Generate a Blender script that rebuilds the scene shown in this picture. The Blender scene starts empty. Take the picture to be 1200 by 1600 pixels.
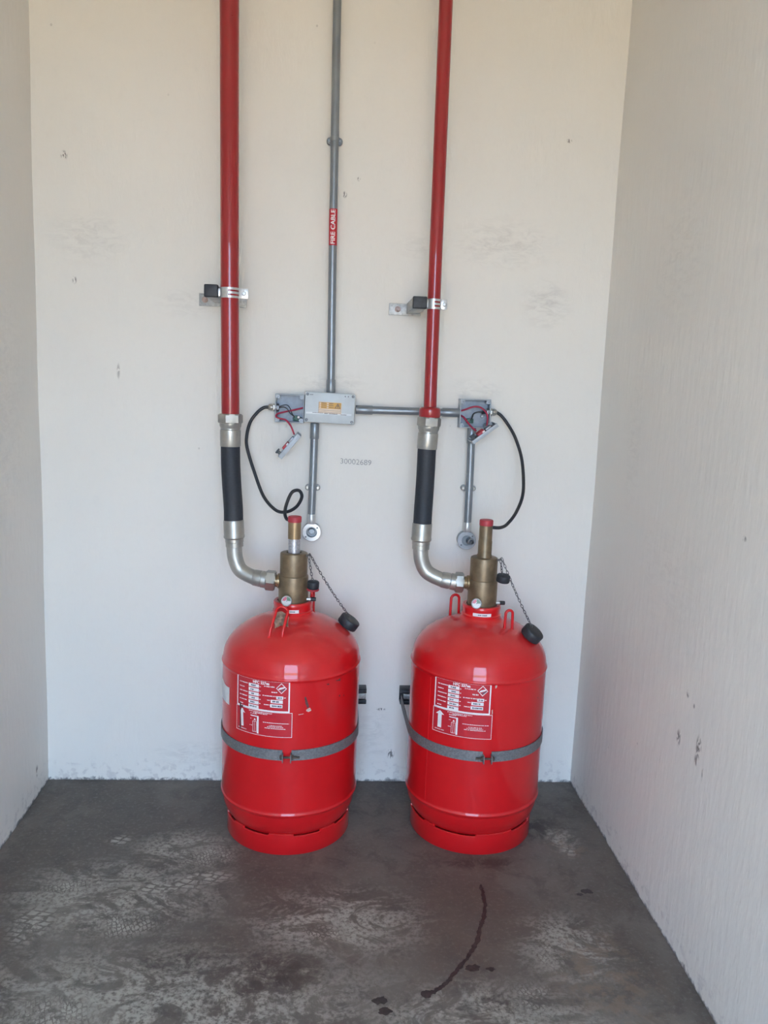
import bpy, bmesh, math, random
from mathutils import Vector, Matrix

random.seed(7)
PI = math.pi
scene = bpy.context.scene
COL = scene.collection

# ------------------------------------------------------------------ camera
CAM_D, CAM_H = 2.4836, 1.28
yaw, pitch, roll, fpx = 0.0703233, 0.1562882, -0.0386497, 1276.6
fwd = Vector((math.sin(yaw) * math.cos(pitch), math.cos(yaw) * math.cos(pitch), -math.sin(pitch)))
right = Vector((math.cos(yaw), -math.sin(yaw), 0))
down = fwd.cross(right)
r2 = right * math.cos(roll) + down * math.sin(roll)
d2 = down * math.cos(roll) - right * math.sin(roll)
cam_data = bpy.data.cameras.new('camera')
cam_data.sensor_fit = 'HORIZONTAL'
cam_data.sensor_width = 36.0
cam_data.lens = fpx * 36.0 / 1200.0
cam_data.clip_start = 0.05
cam = bpy.data.objects.new('camera', cam_data)
COL.objects.link(cam)
mw = Matrix((r2, -d2, -fwd)).transposed().to_4x4()
mw.translation = Vector((0, -CAM_D, CAM_H))
cam.matrix_world = mw
scene.camera = cam

# ------------------------------------------------------------------ light
world = bpy.data.worlds.new('sky')
scene.world = world
world.use_nodes = True
bg = world.node_tree.nodes['Background']
bg.inputs[0].default_value = (0.575, 0.81, 1.14, 1)
bg.inputs[1].default_value = 1.95

sun_data = bpy.data.lights.new('sun', 'SUN')
sun_data.energy = 5.0
sun_data.color = (1.0, 0.88, 0.72)
sun_data.angle = math.radians(0.6)
sun = bpy.data.objects.new('sun', sun_data)
COL.objects.link(sun)
sun.rotation_euler = Vector((-0.62, 0.0, -0.78)).to_track_quat('-Z', 'Y').to_euler()

# doorway behind the camera: a light portal that only guides the sky sampling
DOOR_X0, DOOR_X1, DOOR_H, FRONT_Y = -0.62, 0.60, 2.16, -3.50
por = bpy.data.lights.new('doorway_portal', 'AREA')
por.shape = 'RECTANGLE'
por.size = DOOR_X1 - DOOR_X0
por.size_y = DOOR_H
por.cycles.is_portal = True
po = bpy.data.objects.new('doorway_portal', por)
COL.objects.link(po)
po.location = ((DOOR_X0 + DOOR_X1) / 2, FRONT_Y - 0.1, DOOR_H / 2)
po.rotation_euler = (math.radians(90), 0, 0)

vs = scene.view_settings
vs.view_transform = 'Standard'
vs.look = 'None'
vs.gamma = 1.0
vs.use_curve_mapping = False
vs.exposure = 2.66
scene.cycles.max_bounces = 6
scene.cycles.diffuse_bounces = 5
scene.cycles.glossy_bounces = 3
scene.cycles.use_adaptive_sampling = True
scene.cycles.adaptive_threshold = 0.06
scene.cycles.adaptive_min_samples = 16
scene.cycles.caustics_reflective = False
scene.cycles.caustics_refractive = False

# ------------------------------------------------------------------ helpers
ORIG = {}


def thing(name, label, cat, loc, group=None):
    o = bpy.data.objects.new(name, None)
    COL.objects.link(o)
    o.location = loc
    o.empty_display_size = 0.05
    o['label'] = label
    o['category'] = cat
    if group:
        o['group'] = group
    ORIG[o.name] = Vector(loc)
    return o


def obj(name, bm, mat, parent=None, angle=38, smooth=True):
    """link a bmesh (world coordinates) as one mesh object below parent"""
    off = ORIG.get(parent.name, Vector((0, 0, 0))) if parent else Vector((0, 0, 0))
    bmesh.ops.translate(bm, verts=bm.verts, vec=-off)
    me = bpy.data.meshes.new(name)
    bm.to_mesh(me)
    bm.free()
    if smooth:
        me.shade_smooth()
        me.set_sharp_from_angle(angle=math.radians(angle))
    for m in (mat if isinstance(mat, (list, tuple)) else [mat]):
        me.materials.append(m)
    o = bpy.data.objects.new(name, me)
    COL.objects.link(o)
    if parent:
        o.parent = parent
        ORIG[o.name] = off
    return o


def tag(o, label, cat, group=None):
    o['label'] = label
    o['category'] = cat
    if group:
        o['group'] = group
    return o


def frame(d):
    d = Vector(d).normalized()
    a = Vector((0, 0, 1)) if abs(d.z) < 0.9 else Vector((0, 1, 0))
    u = d.cross(a).normalized()
    v = d.cross(u).normalized()
    return d, u, v


def box(bm, x0, x1, y0, y1, z0, z1, bev=0.0, mat4=None, seg=2):
    vs_ = [bm.verts.new((x, y, z)) for x in (x0, x1) for y in (y0, y1) for z in (z0, z1)]
    q = [(0, 1, 3, 2), (4, 6, 7, 5), (0, 4, 5, 1), (2, 3, 7, 6), (0, 2, 6, 4), (1, 5, 7, 3)]
    fs = [bm.faces.new([vs_[i] for i in f]) for f in q]
    bmesh.ops.recalc_face_normals(bm, faces=fs)
    geo = list(vs_)
    if bev > 0:
        es = list({e for f in fs for e in f.edges})
        r = bmesh.ops.bevel(bm, geom=es, offset=bev, segments=seg, profile=0.5, affect='EDGES')
        geo = list({v for f in r['faces'] for v in f.verts} | {v for v in vs_ if v.is_valid})
    if mat4 is not None:
        bmesh.ops.transform(bm, matrix=mat4, verts=geo)
    return geo


def lathe(bm, prof, origin, axis=(0, 0, 1), seg=48, mi=0):
    """revolve (radius, height) pairs around axis through origin"""
    d, u, v = frame(axis)
    o = Vector(origin)
    rings = []
    for r, h in prof:
        if r < 1e-6:
            rings.append([bm.verts.new(o + d * h)])
        else:
            rings.append([bm.verts.new(o + d * h + (u * math.cos(2 * PI * k / seg) + v * math.sin(2 * PI * k / seg)) * r) for k in range(seg)])
    fs = []
    for a, b in zip(rings, rings[1:]):
        for k in range(seg):
            k2 = (k + 1) % seg
            if len(a) == 1 and len(b) == 1:
                continue
            if len(a) == 1:
                f = (a[0], b[k2], b[k])
            elif len(b) == 1:
                f = (a[k], a[k2], b[0])
            else:
                f = (a[k], a[k2], b[k2], b[k])
            try:
                fs.append(bm.faces.new(f))
            except ValueError:
                pass
    for f in fs:
        f.material_index = mi
    bmesh.ops.recalc_face_normals(bm, faces=fs)


def catmull(pts, n=8):
    P = [Vector(p) for p in pts]
    P = [P[0] * 2 - P[1]] + P + [P[-1] * 2 - P[-2]]
    out = []
    for i in range(1, len(P) - 2):
        p0, p1, p2, p3 = P[i - 1:i + 3]
        for k in range(n):
            t = k / n
            out.append(0.5 * ((2 * p1) + (p2 - p0) * t + (2 * p0 - 5 * p1 + 4 * p2 - p3) * t * t + (3 * p1 - p0 - 3 * p2 + p3) * t ** 3))
    out.append(P[-2])
    return out


def tube(bm, pts, r, seg=12, closed=False, caps=True, mi=0):
    P = [Vector(p) for p in pts]
    n = len(P)
    rr = r if isinstance(r, (list, tuple)) else [r] * n
    rings = []
    up = None
    for i, q in enumerate(P):
        if closed:
            t = P[(i + 1) % n] - P[i - 1]
        else:
            t = P[min(i + 1, n - 1)] - P[max(i - 1, 0)]
        t.normalize()
        if up is None:
            _, up, _ = frame(t)
        up = (up - t * up.dot(t)).normalized()
        w = t.cross(up)
        rings.append([bm.verts.new(q + (up * math.cos(2 * PI * k / seg) + w * math.sin(2 * PI * k / seg)) * rr[i]) for k in range(seg)])
    fs = []
    m = n if closed else n - 1
    for i in range(m):
        a, b = rings[i], rings[(i + 1) % n]
        for k in range(seg):
            fs.append(bm.faces.new((a[k], a[(k + 1) % seg], b[(k + 1) % seg], b[k])))
    if caps and not closed:
        fs.append(bm.faces.new(rings[0][::-1]))
        fs.append(bm.faces.new(rings[-1]))
    for f in fs:
        f.material_index = mi
    bmesh.ops.recalc_face_normals(bm, faces=fs)


def hexnut(bm, centre, axis, r, h, phase=0.0):
    """hexagonal nut with chamfered corners"""
    d, u, v = frame(axis)
    o = Vector(centre)
    rings = []
    for rad, hh, n in ((r * 0.86, -h / 2, 24), (None, -h / 2 + h * 0.12, 24), (None, h / 2 - h * 0.12, 24), (r * 0.86, h / 2, 24)):
        ring = []
        for k in range(24):
            a = 2 * PI * k / 24
            b = ((a + PI / 6) % (PI / 3)) - PI / 6
            rh = r * math.cos(PI / 6) / math.cos(b)
            rad2 = min(rad, rh) if rad else rh
            ring.append(bm.verts.new(o + d * hh + (u * math.cos(a + phase) + v * math.sin(a + phase)) * rad2))
        rings.append(ring)
    fs = []
    for a, b in zip(rings, rings[1:]):
        for k in range(24):
            fs.append(bm.faces.new((a[k], a[(k + 1) % 24], b[(k + 1) % 24], b[k])))
    fs.append(bm.faces.new(rings[0][::-1]))
    fs.append(bm.faces.new(rings[-1]))
    bmesh.ops.recalc_face_normals(bm, faces=fs)


def text_bm(body, size, align='CENTER', bold=0.0, squeeze=1.0):
    """flat lettering in the XY plane as a bmesh"""
    cu = bpy.data.curves.new('lettering', 'FONT')
    cu.body = body
    cu.size = size
    cu.align_x = align
    cu.align_y = 'CENTER'
    cu.offset = bold
    cu.resolution_u = 3
    o = bpy.data.objects.new('lettering', cu)
    COL.objects.link(o)
    bpy.context.view_layer.update()
    dg = bpy.context.evaluated_depsgraph_get()
    me = bpy.data.meshes.new_from_object(o.evaluated_get(dg))
    bm = bmesh.new()
    bm.from_mesh(me)
    bpy.data.objects.remove(o)
    bpy.data.curves.remove(cu)
    bpy.data.meshes.remove(me)
    for v in bm.verts:
        v.co.x *= squeeze
    return bm


# ------------------------------------------------------------------ materials
def new_mat(name):
    m = bpy.data.materials.new(name)
    m.use_nodes = True
    nt = m.node_tree
    return m, nt, nt.nodes['Principled BSDF']


class NB:
    """small node-building helper"""
    def __init__(self, nt):
        self.nt = nt
        self.tc = nt.nodes.new('ShaderNodeTexCoord').outputs['Object']

    def n(self, kind, **kw):
        nd = self.nt.nodes.new(kind)
        for k, v in kw.items():
            setattr(nd, k, v)
        return nd

    def put(self, sock, v):
        if hasattr(v, 'node'):
            self.nt.links.new(v, sock)
        else:
            sock.default_value = v

    def math(self, op, a, b=0.0, c=0.0, clamp=False):
        nd = self.n('ShaderNodeMath', operation=op, use_clamp=clamp)
        self.put(nd.inputs[0], a)
        self.put(nd.inputs[1], b)
        if op in ('SMOOTH_MIN', 'MULTIPLY_ADD', 'COMPARE'):
            self.put(nd.inputs[2], c)
        return nd.outputs[0]

    def ramp(self, v, a, b):
        nd = self.n('ShaderNodeMapRange', interpolation_type='SMOOTHSTEP')
        self.put(nd.inputs[0], v)
        nd.inputs[1].default_value = a
        nd.inputs[2].default_value = b
        return nd.outputs[0]

    def scale(self, vec=None, s=(1, 1, 1), loc=(0, 0, 0), rot=(0, 0, 0)):
        nd = self.n('ShaderNodeMapping')
        self.put(nd.inputs[0], vec if vec is not None else self.tc)
        nd.inputs[1].default_value = loc
        nd.inputs[2].default_value = rot
        nd.inputs[3].default_value = s
        return nd.outputs[0]

    def noise(self, scale, detail=4, rough=0.55, vec=None, dist=0.0):
        nd = self.n('ShaderNodeTexNoise')
        self.put(nd.inputs['Vector'], vec if vec is not None else self.tc)
        nd.inputs['Scale'].default_value = scale
        nd.inputs['Detail'].default_value = detail
        nd.inputs['Roughness'].default_value = rough
        nd.inputs['Distortion'].default_value = dist
        return nd.outputs['Fac']

    def voro(self, scale, feature='F1', vec=None, rnd=1.0, out='Distance'):
        nd = self.n('ShaderNodeTexVoronoi', feature=feature)
        self.put(nd.inputs['Vector'], vec if vec is not None else self.tc)
        nd.inputs['Scale'].default_value = scale
        nd.inputs['Randomness'].default_value = rnd
        return nd.outputs[out]

    def mix(self, f, a, b):
        nd = self.n('ShaderNodeMix', data_type='RGBA')
        self.put(nd.inputs[0], f)
        self.put(nd.inputs[6], a if hasattr(a, 'node') else (*a, 1))
        self.put(nd.inputs[7], b if hasattr(b, 'node') else (*b, 1))
        return nd.outputs[2]

    def spot(self, centre, radii, edge=0.6):
        """1 inside an ellipsoid of the object's own space, 0 outside"""
        v = self.n('ShaderNodeVectorMath', operation='SUBTRACT')
        self.put(v.inputs[0], self.tc)
        v.inputs[1].default_value = centre
        w = self.n('ShaderNodeVectorMath', operation='DIVIDE')
        self.put(w.inputs[0], v.outputs[0])
        w.inputs[1].default_value = radii
        l = self.n('ShaderNodeVectorMath', operation='LENGTH')
        self.put(l.inputs[0], w.outputs[0])
        return self.ramp(l.outputs['Value'], 1.0, 1.0 - edge)

    def bump(self, h, strength, dist=0.002, normal=None):
        nd = self.n('ShaderNodeBump')
        nd.inputs['Strength'].default_value = strength
        nd.inputs['Distance'].default_value = dist
        self.put(nd.inputs['Height'], h)
        if normal is not None:
            self.put(nd.inputs['Normal'], normal)
        return nd.outputs[0]


def plain(name, col, rough=0.7):
    m, nt, b = new_mat(name)
    b.inputs['Base Color'].default_value = (*col, 1)
    b.inputs['Roughness'].default_value = rough
    b.inputs['Specular IOR Level'].default_value = 0.3
    return m


def simple(name, col, rough=0.5, metal=0.0, var=0.08, scale=60, bump=0.0, coat=0.0, spec=0.5):
    m, nt, b = new_mat(name)
    nb = NB(nt)
    f = nb.noise(scale, 4)
    dark = tuple(c * (1 - var) for c in col)
    lite = tuple(min(1, c * (1 + var)) for c in col)
    nt.links.new(nb.mix(nb.ramp(f, 0.3, 0.7), dark, lite), b.inputs['Base Color'])
    rr = nb.n('ShaderNodeMapRange')
    nb.put(rr.inputs[0], nb.noise(scale * 0.6, 3))
    rr.inputs[3].default_value = max(0.02, rough - 0.07)
    rr.inputs[4].default_value = min(1, rough + 0.07)
    nt.links.new(rr.outputs[0], b.inputs['Roughness'])
    b.inputs['Metallic'].default_value = metal
    b.inputs['Specular IOR Level'].default_value = spec
    b.inputs['Coat Weight'].default_value = coat
    b.inputs['Coat Roughness'].default_value = 0.08
    if bump:
        nt.links.new(nb.bump(nb.noise(scale * 3, 3), bump, 0.001), b.inputs['Normal'])
    return m


def wall_material(name, smudges, specks, scratch, base=(0.80, 0.777, 0.732)):
    m, nt, b = new_mat(name)
    nb = NB(nt)
    big = nb.noise(1.6, 2, 0.6)
    c = nb.mix(nb.ramp(big, 0.35, 0.7), tuple(x * 0.965 for x in base), base)
    fine = nb.noise(34, 2, 0.65)
    c = nb.mix(nb.math('MULTIPLY', nb.ramp(fine, 0.50, 0.75), 0.06), c, (0.60, 0.585, 0.56))
    # grey smears left by hands and tools
    strk = nb.noise(22, 3, 0.7, vec=nb.scale(s=(1.0, 1.0, 2.6)), dist=0.8)
    for cen, rad, k in smudges:
        f = nb.math('MULTIPLY', nb.spot(cen, rad, 0.9), nb.ramp(strk, 0.36, 0.74))
        c = nb.mix(nb.math('MULTIPLY', f, k * 0.75), c, (0.46, 0.44, 0.42))
    # small chips and specks
    pin = nb.voro(9.0, vec=nb.scale(s=(1, 1, 0.8)))
    f = nb.math('MULTIPLY', nb.ramp(pin, 0.035, 0.02), nb.ramp(big, 0.52, 0.6))
    c = nb.mix(nb.math('MULTIPLY', f, 0.35), c, (0.30, 0.28, 0.27))
    grain = nb.ramp(nb.noise(160, 1, 0.5, vec=nb.scale(s=(1, 1, 0.45))), 0.42, 0.55)
    for cen, rad, k in specks:
        f = nb.math('MULTIPLY', nb.spot(cen, rad, 0.7), grain)
        c = nb.mix(nb.math('MULTIPLY', f, k), c, (0.14, 0.13, 0.125))
    # crusty dirt where plaster meets the slab
    sep = nb.n('ShaderNodeSeparateXYZ')
    nb.put(sep.inputs[0], nb.tc)
    z = nb.math('ADD', sep.outputs[2], nb.math('MULTIPLY', nb.noise(38, 3, 0.75), -0.045))
    c = nb.mix(nb.math('MULTIPLY', nb.ramp(z, -0.012, -0.024), 0.9), c, (0.12, 0.12, 0.125))
    z2 = nb.math('ADD', sep.outputs[2], nb.math('MULTIPLY', strk, -0.20))
    c = nb.mix(nb.math('MULTIPLY', nb.math('MULTIPLY', nb.ramp(z2, -0.02, -0.09), nb.ramp(fine, 0.5, 0.62)), 0.3), c, (0.36, 0.33, 0.34))
    nt.links.new(c, b.inputs['Base Color'])
    b.inputs['Roughness'].default_value = 0.62
    b.inputs['Specular IOR Level'].default_value = 0.3
    h = nb.noise(48, 3, 0.62, vec=nb.scale(s=scratch))
    nt.links.new(nb.bump(h, 0.35, 0.0035), b.inputs['Normal'])
    return m


M = {}
M['wall_back'] = wall_material('painted_plaster_back', [
    ((-0.70, 0, 1.66), (0.16, 0.2, 0.10), 0.45), ((0.50, 0, 1.70), (0.22, 0.2, 0.10), 0.5), ((0.64, 0, 1.53), (0.10, 0.2, 0.10), 0.6),
    ((0.0, 0, 1.27), (0.16, 0.2, 0.05), 0.5), ((0.44, 0, 1.27), (0.12, 0.2, 0.05), 0.5), ((-0.42, 0, 1.49), (0.14, 0.2, 0.06), 0.35),
    ((-0.38, 0, 0.09), (0.22, 0.2, 0.06), 0.5), ((0.17, 0, 0.16), (0.09, 0.2, 0.14), 0.45), ((0.25, 0, 1.68), (0.10, 0.2, 0.06), 0.3)], [
    ((-0.767, 0, 1.88), (0.012, 0.1, 0.016), 0.9), ((0.026, 0, 1.815), (0.008, 0.1, 0.012), 0.9), ((0.19, 0, 0.247), (0.018, 0.1, 0.006), 0.9),
    ((0.226, 0, 0.095), (0.016, 0.1, 0.02), 0.9), ((0.675, 0, 1.998), (0.010, 0.1, 0.008), 0.8), ((-0.745, 0, 1.54), (0.008, 0.1, 0.014), 0.8),
    ((-0.624, 0, 1.285), (0.006, 0.1, 0.03), 0.5), ((0.065, 0, 1.86), (0.006, 0.1, 0.008), 0.8)], (1, 1, 0.35))
M['wall_left'] = wall_material('painted_plaster_left', [((-0.85, -0.25, 1.2), (0.2, 0.2, 0.5), 0.25)], [((-0.852, -0.10, 0.08), (0.1, 0.012, 0.025), 0.8)], (1, 1, 0.3), base=(0.80, 0.777, 0.732))
M['wall_right'] = wall_material('painted_plaster_right', [
    ((0.827, -0.5, 1.6), (0.2, 0.22, 0.25), 0.25), ((0.827, -0.3, 1.15), (0.2, 0.10, 0.3), 0.25), ((0.827, -0.6, 0.85), (0.2, 0.3, 0.2), 0.2)], [
    ((0.827, -0.738, 0.492), (0.1, 0.016, 0.026), 0.75), ((0.827, -0.838, 0.515), (0.1, 0.017, 0.034), 0.85), ((0.827, -0.832, 0.482), (0.1, 0.010, 0.018), 0.8), ((0.827, -0.866, 0.475), (0.1, 0.0035, 0.032), 0.7),
    ((0.827, -0.765, 0.61), (0.1, 0.008, 0.012), 0.8), ((0.827, -0.80, 0.595), (0.1, 0.005, 0.008), 0.7), ((0.827, -0.941, 1.002), (0.1, 0.01, 0.008), 0.7)], (1, 1, 0.22), base=(0.80, 0.777, 0.732))
M['ceiling'] = plain('painted_ceiling', (0.78, 0.757, 0.71))
M['wall_plain'] = plain('painted_plaster_plain', (0.79, 0.767, 0.722))
M['floor_plain'] = plain('plain_concrete', (0.16, 0.15, 0.138))


def floor_material():
    m, nt, b = new_mat('stained_concrete')
    nb = NB(nt)
    big = nb.noise(2.4, 4, 0.62, dist=0.4)
    med = nb.noise(13, 5, 0.72, dist=0.6)
    fine = nb.noise(95, 3, 0.65)
    c = nb.mix(nb.ramp(big, 0.36, 0.66), (0.100, 0.085, 0.074), (0.170, 0.154, 0.135))
    c = nb.mix(nb.math('MULTIPLY', nb.ramp(med, 0.46, 0.66), 0.55), c, (0.066, 0.058, 0.053))
    c = nb.mix(nb.math('MULTIPLY', nb.ramp(fine, 0.50, 0.72), 0.40), c, (0.225, 0.215, 0.20))
    # brown oily cast over the middle and right of the bay
    c = nb.mix(nb.math('MULTIPLY', nb.spot((0.30, -0.72, 0), (0.65, 0.45, 1), 0.95), 0.40), c, (0.105, 0.078, 0.064))

    def zone(lst):
        z = None
        for cen, rad in lst:
            q = nb.spot((*cen, 0), (*rad, 1), 0.8)
            z = q if z is None else nb.math('MAXIMUM', z, q)
        return z

    # dried pale cement film, scuffed about
    film_z = zone((((-0.50, -0.60), (0.36, 0.22)), ((-0.36, -0.40), (0.20, 0.14)), ((-0.35, -0.98), (0.70, 0.28)), ((0.585, -0.80), (0.17, 0.17)), ((0.36, -1.02), (0.34, 0.16)), ((0.05, -0.70), (0.30, 0.18)), ((0.70, -0.34), (0.07, 0.10)), ((0.0, -1.5), (0.9, 0.5))))
    sw = nb.noise(5.0, 5, 0.70, vec=nb.scale(s=(1.0, 1.7, 1), rot=(0, 0, 0.45)), dist=2.6)
    film = nb.math('MULTIPLY', nb.ramp(sw, 0.43, 0.56), nb.ramp(fine, 0.32, 0.58))
    film = nb.math('MULTIPLY', film, film_z)
    # boot prints: blocks of tread left standing in the film
    sole_a = zone((((-0.66, -0.70), (0.07, 0.11)), ((-0.40, -0.56), (0.17, 0.05)), ((-0.55, -0.345), (0.045, 0.035)), ((0.705, -0.395), (0.035, 0.055)), ((-0.30, -0.52), (0.12, 0.05))))
    sole_b = zone((((-0.45, -0.70), (0.11, 0.07)), ((-0.28, -0.42), (0.09, 0.08)), ((0.54, -0.82), (0.06, 0.08)), ((0.47, -0.97), (0.08, 0.08)), ((-0.62, -0.56), (0.10, 0.05)), ((0.02, -0.74), (0.08, 0.04)), ((-0.52, -0.98), (0.13, 0.08))))

    def tread(scale, sx, rot, warp):
        v = nb.n('ShaderNodeVectorMath', operation='MULTIPLY_ADD')
        nb.put(v.inputs[0], med)
        v.inputs[1].default_value = (warp, -warp, 0)
        nb.put(v.inputs[2], nb.tc)
        d = nb.voro(scale, 'DISTANCE_TO_EDGE', vec=nb.scale(v.outputs[0], s=(sx, 1.0, 1), rot=(0, 0, rot)), rnd=0.42)
        return nb.ramp(d, 0.10, 0.17)

    ta = nb.math('MULTIPLY', tread(62, 0.55, 0.35, 0.030), sole_a)
    tb = nb.math('MULTIPLY', tread(70, 1.6, -0.5, 0.045), sole_b)
    pr = nb.math('MULTIPLY', nb.math('MAXIMUM', ta, tb), nb.ramp(med, 0.62, 0.44))
    gap = nb.math('MULTIPLY', nb.math('MAXIMUM', sole_a, sole_b), nb.ramp(med, 0.60, 0.40))
    film = nb.math('MULTIPLY', film, nb.math('SUBTRACT', 1.0, nb.math('MULTIPLY', gap, 0.75)))
    pale = nb.math('MAXIMUM', nb.math('MULTIPLY', film, 0.78), nb.math('MULTIPLY', pr, 0.85))
    c = nb.mix(pale, c, (0.40, 0.385, 0.34))
    # oily patches
    oil = zone((((-0.10, -0.87), (0.20, 0.10)), ((-0.30, -0.83), (0.16, 0.06)), ((0.36, -0.97), (0.11, 0.06)), ((0.63, -0.28), (0.12, 0.10)), ((-0.36, -0.42), (0.07, 0.05)), ((0.45, -0.46), (0.2, 0.04))))
    c = nb.mix(nb.math('MULTIPLY', nb.math('MULTIPLY', oil, nb.ramp(med, 0.40, 0.56)), 0.8), c, (0.042, 0.034, 0.031))
    rust = zone((((0.64, -0.90), (0.17, 0.22)), ((0.71, -0.38), (0.09, 0.08))))
    c = nb.mix(nb.math('MULTIPLY', nb.math('MULTIPLY', rust, nb.ramp(nb.noise(24, 3, 0.7), 0.46, 0.60)), 0.45), c, (0.235, 0.17, 0.12))
    nt.links.new(c, b.inputs['Base Color'])
    rg = nb.n('ShaderNodeMapRange')
    nb.put(rg.inputs[0], big)
    rg.inputs[3].default_value = 0.42
    rg.inputs[4].default_value = 0.72
    nt.links.new(rg.outputs[0], b.inputs['Roughness'])
    nt.links.new(nb.bump(fine, 0.3, 0.002), b.inputs['Normal'])
    return m


M['floor'] = floor_material()
M['ground'] = plain('sunlit_sandy_yard', (0.43, 0.325, 0.205), 0.9)
M['stencil'] = simple('faded_grey_stencil_ink', (0.27, 0.27, 0.28), 0.8, var=0.45, scale=220)
M['oil'] = simple('dark_oil_stain', (0.035, 0.028, 0.026), 0.45, var=0.3, scale=90)


def red_paint(name, col, rough, dusty, chips):
    m, nt, b = new_mat(name)
    nb = NB(nt)
    f = nb.noise(9, 4)
    c = nb.mix(nb.ramp(f, 0.3, 0.7), tuple(x * 0.93 for x in col), col)
    if chips:
        ch = nb.math('MULTIPLY', nb.ramp(nb.voro(17), 0.05, 0.03), nb.ramp(nb.noise(5, 2), 0.5, 0.58))
        c = nb.mix(ch, c, (0.12, 0.03, 0.03))
    dust = 0.0
    if dusty:
        # settled dust on upward faces
        geo = nb.n('ShaderNodeNewGeometry')
        sp = nb.n('ShaderNodeSeparateXYZ')
        nb.put(sp.inputs[0], geo.outputs['True Normal'])
        dust = nb.math('MULTIPLY', nb.ramp(sp.outputs[2], 0.25, 1.0), nb.ramp(nb.noise(9, 4, 0.6), 0.1, 0.9))
        dust = nb.math('MULTIPLY', dust, dusty)
        c = nb.mix(dust, c, (0.42, 0.28, 0.25))
    nt.links.new(c, b.inputs['Base Color'])
    r = nb.math('ADD', rough, nb.math('MULTIPLY', nb.noise(30, 3), 0.10))
    if dusty:
        r = nb.math('ADD', r, nb.math('MULTIPLY', dust, 0.6))
    nt.links.new(r, b.inputs['Roughness'])
    b.inputs['Specular IOR Level'].default_value = 0.22
    b.inputs['Coat Weight'].default_value = 0.7
    b.inputs['Coat Roughness'].default_value = 0.035
    return m


M['red_cyl'] = red_paint('glossy_red_cylinder_paint', (0.62, 0.008, 0.012), 0.34, 0.13, True)
M['red_pipe'] = red_paint('red_pipe_enamel', (0.33, 0.020, 0.024), 0.25, 0, False)
M['label_red'] = simple('red_label_vinyl', (0.52, 0.018, 0.03), 0.35, var=0.03)
M['label_white'] = simple('white_label_print', (0.80, 0.74, 0.74), 0.5, var=0.03)
M['label_ink'] = simple('dark_label_ink', (0.10, 0.09, 0.12), 0.6, var=0.2, scale=300)
M['sticker'] = simple('blank_white_sticker', (0.74, 0.70, 0.70), 0.55, var=0.06)
M['bare'] = simple('bare_metal_scrape', (0.62, 0.45, 0.40), 0.4, var=0.3, scale=200)
M['soot'] = simple('black_scuff', (0.10, 0.03, 0.03), 0.6, var=0.4, scale=120)


def galv(name, col, rough, spangle, metal=0.7):
    m, nt, b = new_mat(name)
    nb = NB(nt)
    v = nb.voro(spangle, out='Color')
    sp = nb.n('ShaderNodeSeparateColor')
    nb.put(sp.inputs[0], v)
    c = nb.mix(sp.outputs[0], tuple(x * 0.78 for x in col), tuple(min(1, x * 1.15) for x in col))
    c = nb.mix(nb.math('MULTIPLY', nb.ramp(nb.noise(18, 5), 0.5, 0.75), 0.35), c, tuple(x * 0.6 for x in col))
    nt.links.new(c, b.inputs['Base Color'])
    b.inputs['Metallic'].default_value = metal
    b.inputs['Roughness'].default_value = rough
    return m


M['galv'] = simple('galvanised_conduit', (0.255, 0.28, 0.305), 0.36, 0.55, var=0.07, scale=18)
M['strap'] = galv('galvanised_strap_steel', (0.205, 0.20, 0.205), 0.55, 260, 0.35)
M['strut'] = galv('galvanised_channel_steel', (0.42, 0.43, 0.43), 0.48, 180, 0.6)
M['bright'] = simple('bright_zinc_plate', (0.60, 0.61, 0.62), 0.34, 0.65, var=0.08)
M['dark_strut'] = simple('black_channel_bracket', (0.045, 0.05, 0.06), 0.4, 0.5, var=0.3)
M['ferrule'] = simple('zinc_plated_hose_ferrule', (0.40, 0.39, 0.36), 0.36, 0.75, var=0.10, scale=30)
M['elbow'] = simple('satin_steel_elbow', (0.43, 0.42, 0.39), 0.40, 0.7, var=0.08, scale=30)
M['rubber'] = simple('black_rubber_hose', (0.019, 0.023, 0.032), 0.6, var=0.15, scale=180, bump=0.25)
M['cable'] = simple('black_cable_sheath', (0.02, 0.022, 0.028), 0.45, var=0.1)
M['plastic'] = simple('black_plastic_cap', (0.022, 0.024, 0.030), 0.5, var=0.25, scale=90)
M['brass'] = simple('aged_brass', (0.205, 0.150, 0.092), 0.42, 0.6, var=0.22, scale=26)
M['brass_light'] = simple('turned_brass', (0.33, 0.235, 0.135), 0.36, 0.7, var=0.12, scale=30)
M['silver'] = simple('engraved_silver_sleeve', (0.48, 0.48, 0.52), 0.34, 0.7, var=0.25, scale=220)
M['red_plastic'] = simple('matt_red_plastic', (0.42, 0.035, 0.05), 0.5, var=0.06)
M['wire_red'] = simple('red_wire_insulation', (0.40, 0.03, 0.075), 0.4, var=0.08)
M['wire_dark'] = simple('dark_wire_insulation', (0.05, 0.055, 0.06), 0.45)
M['green'] = simple('green_terminal', (0.05, 0.13, 0.10), 0.5, var=0.2)
M['box_grey'] = simple('grey_painted_alloy_box', (0.40, 0.44, 0.485), 0.45, 0.1, var=0.08)
M['box_inner'] = simple('blue_grey_box_interior', (0.30, 0.345, 0.41), 0.5, 0.1, var=0.12)
M['box_lid'] = simple('pale_grey_box_lid', (0.52, 0.57, 0.60), 0.4, 0.0, var=0.05, scale=25)
M['orange'] = simple('orange_warning_print', (0.60, 0.33, 0.07), 0.5, var=0.1)
M['cream'] = simple('cream_label_print', (0.72, 0.58, 0.45), 0.5, var=0.04)
M['band'] = simple('white_label_tape', (0.68, 0.72, 0.75), 0.4, var=0.03)
M['screw'] = simple('dull_screw_steel', (0.20, 0.21, 0.23), 0.4, 0.7)
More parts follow.
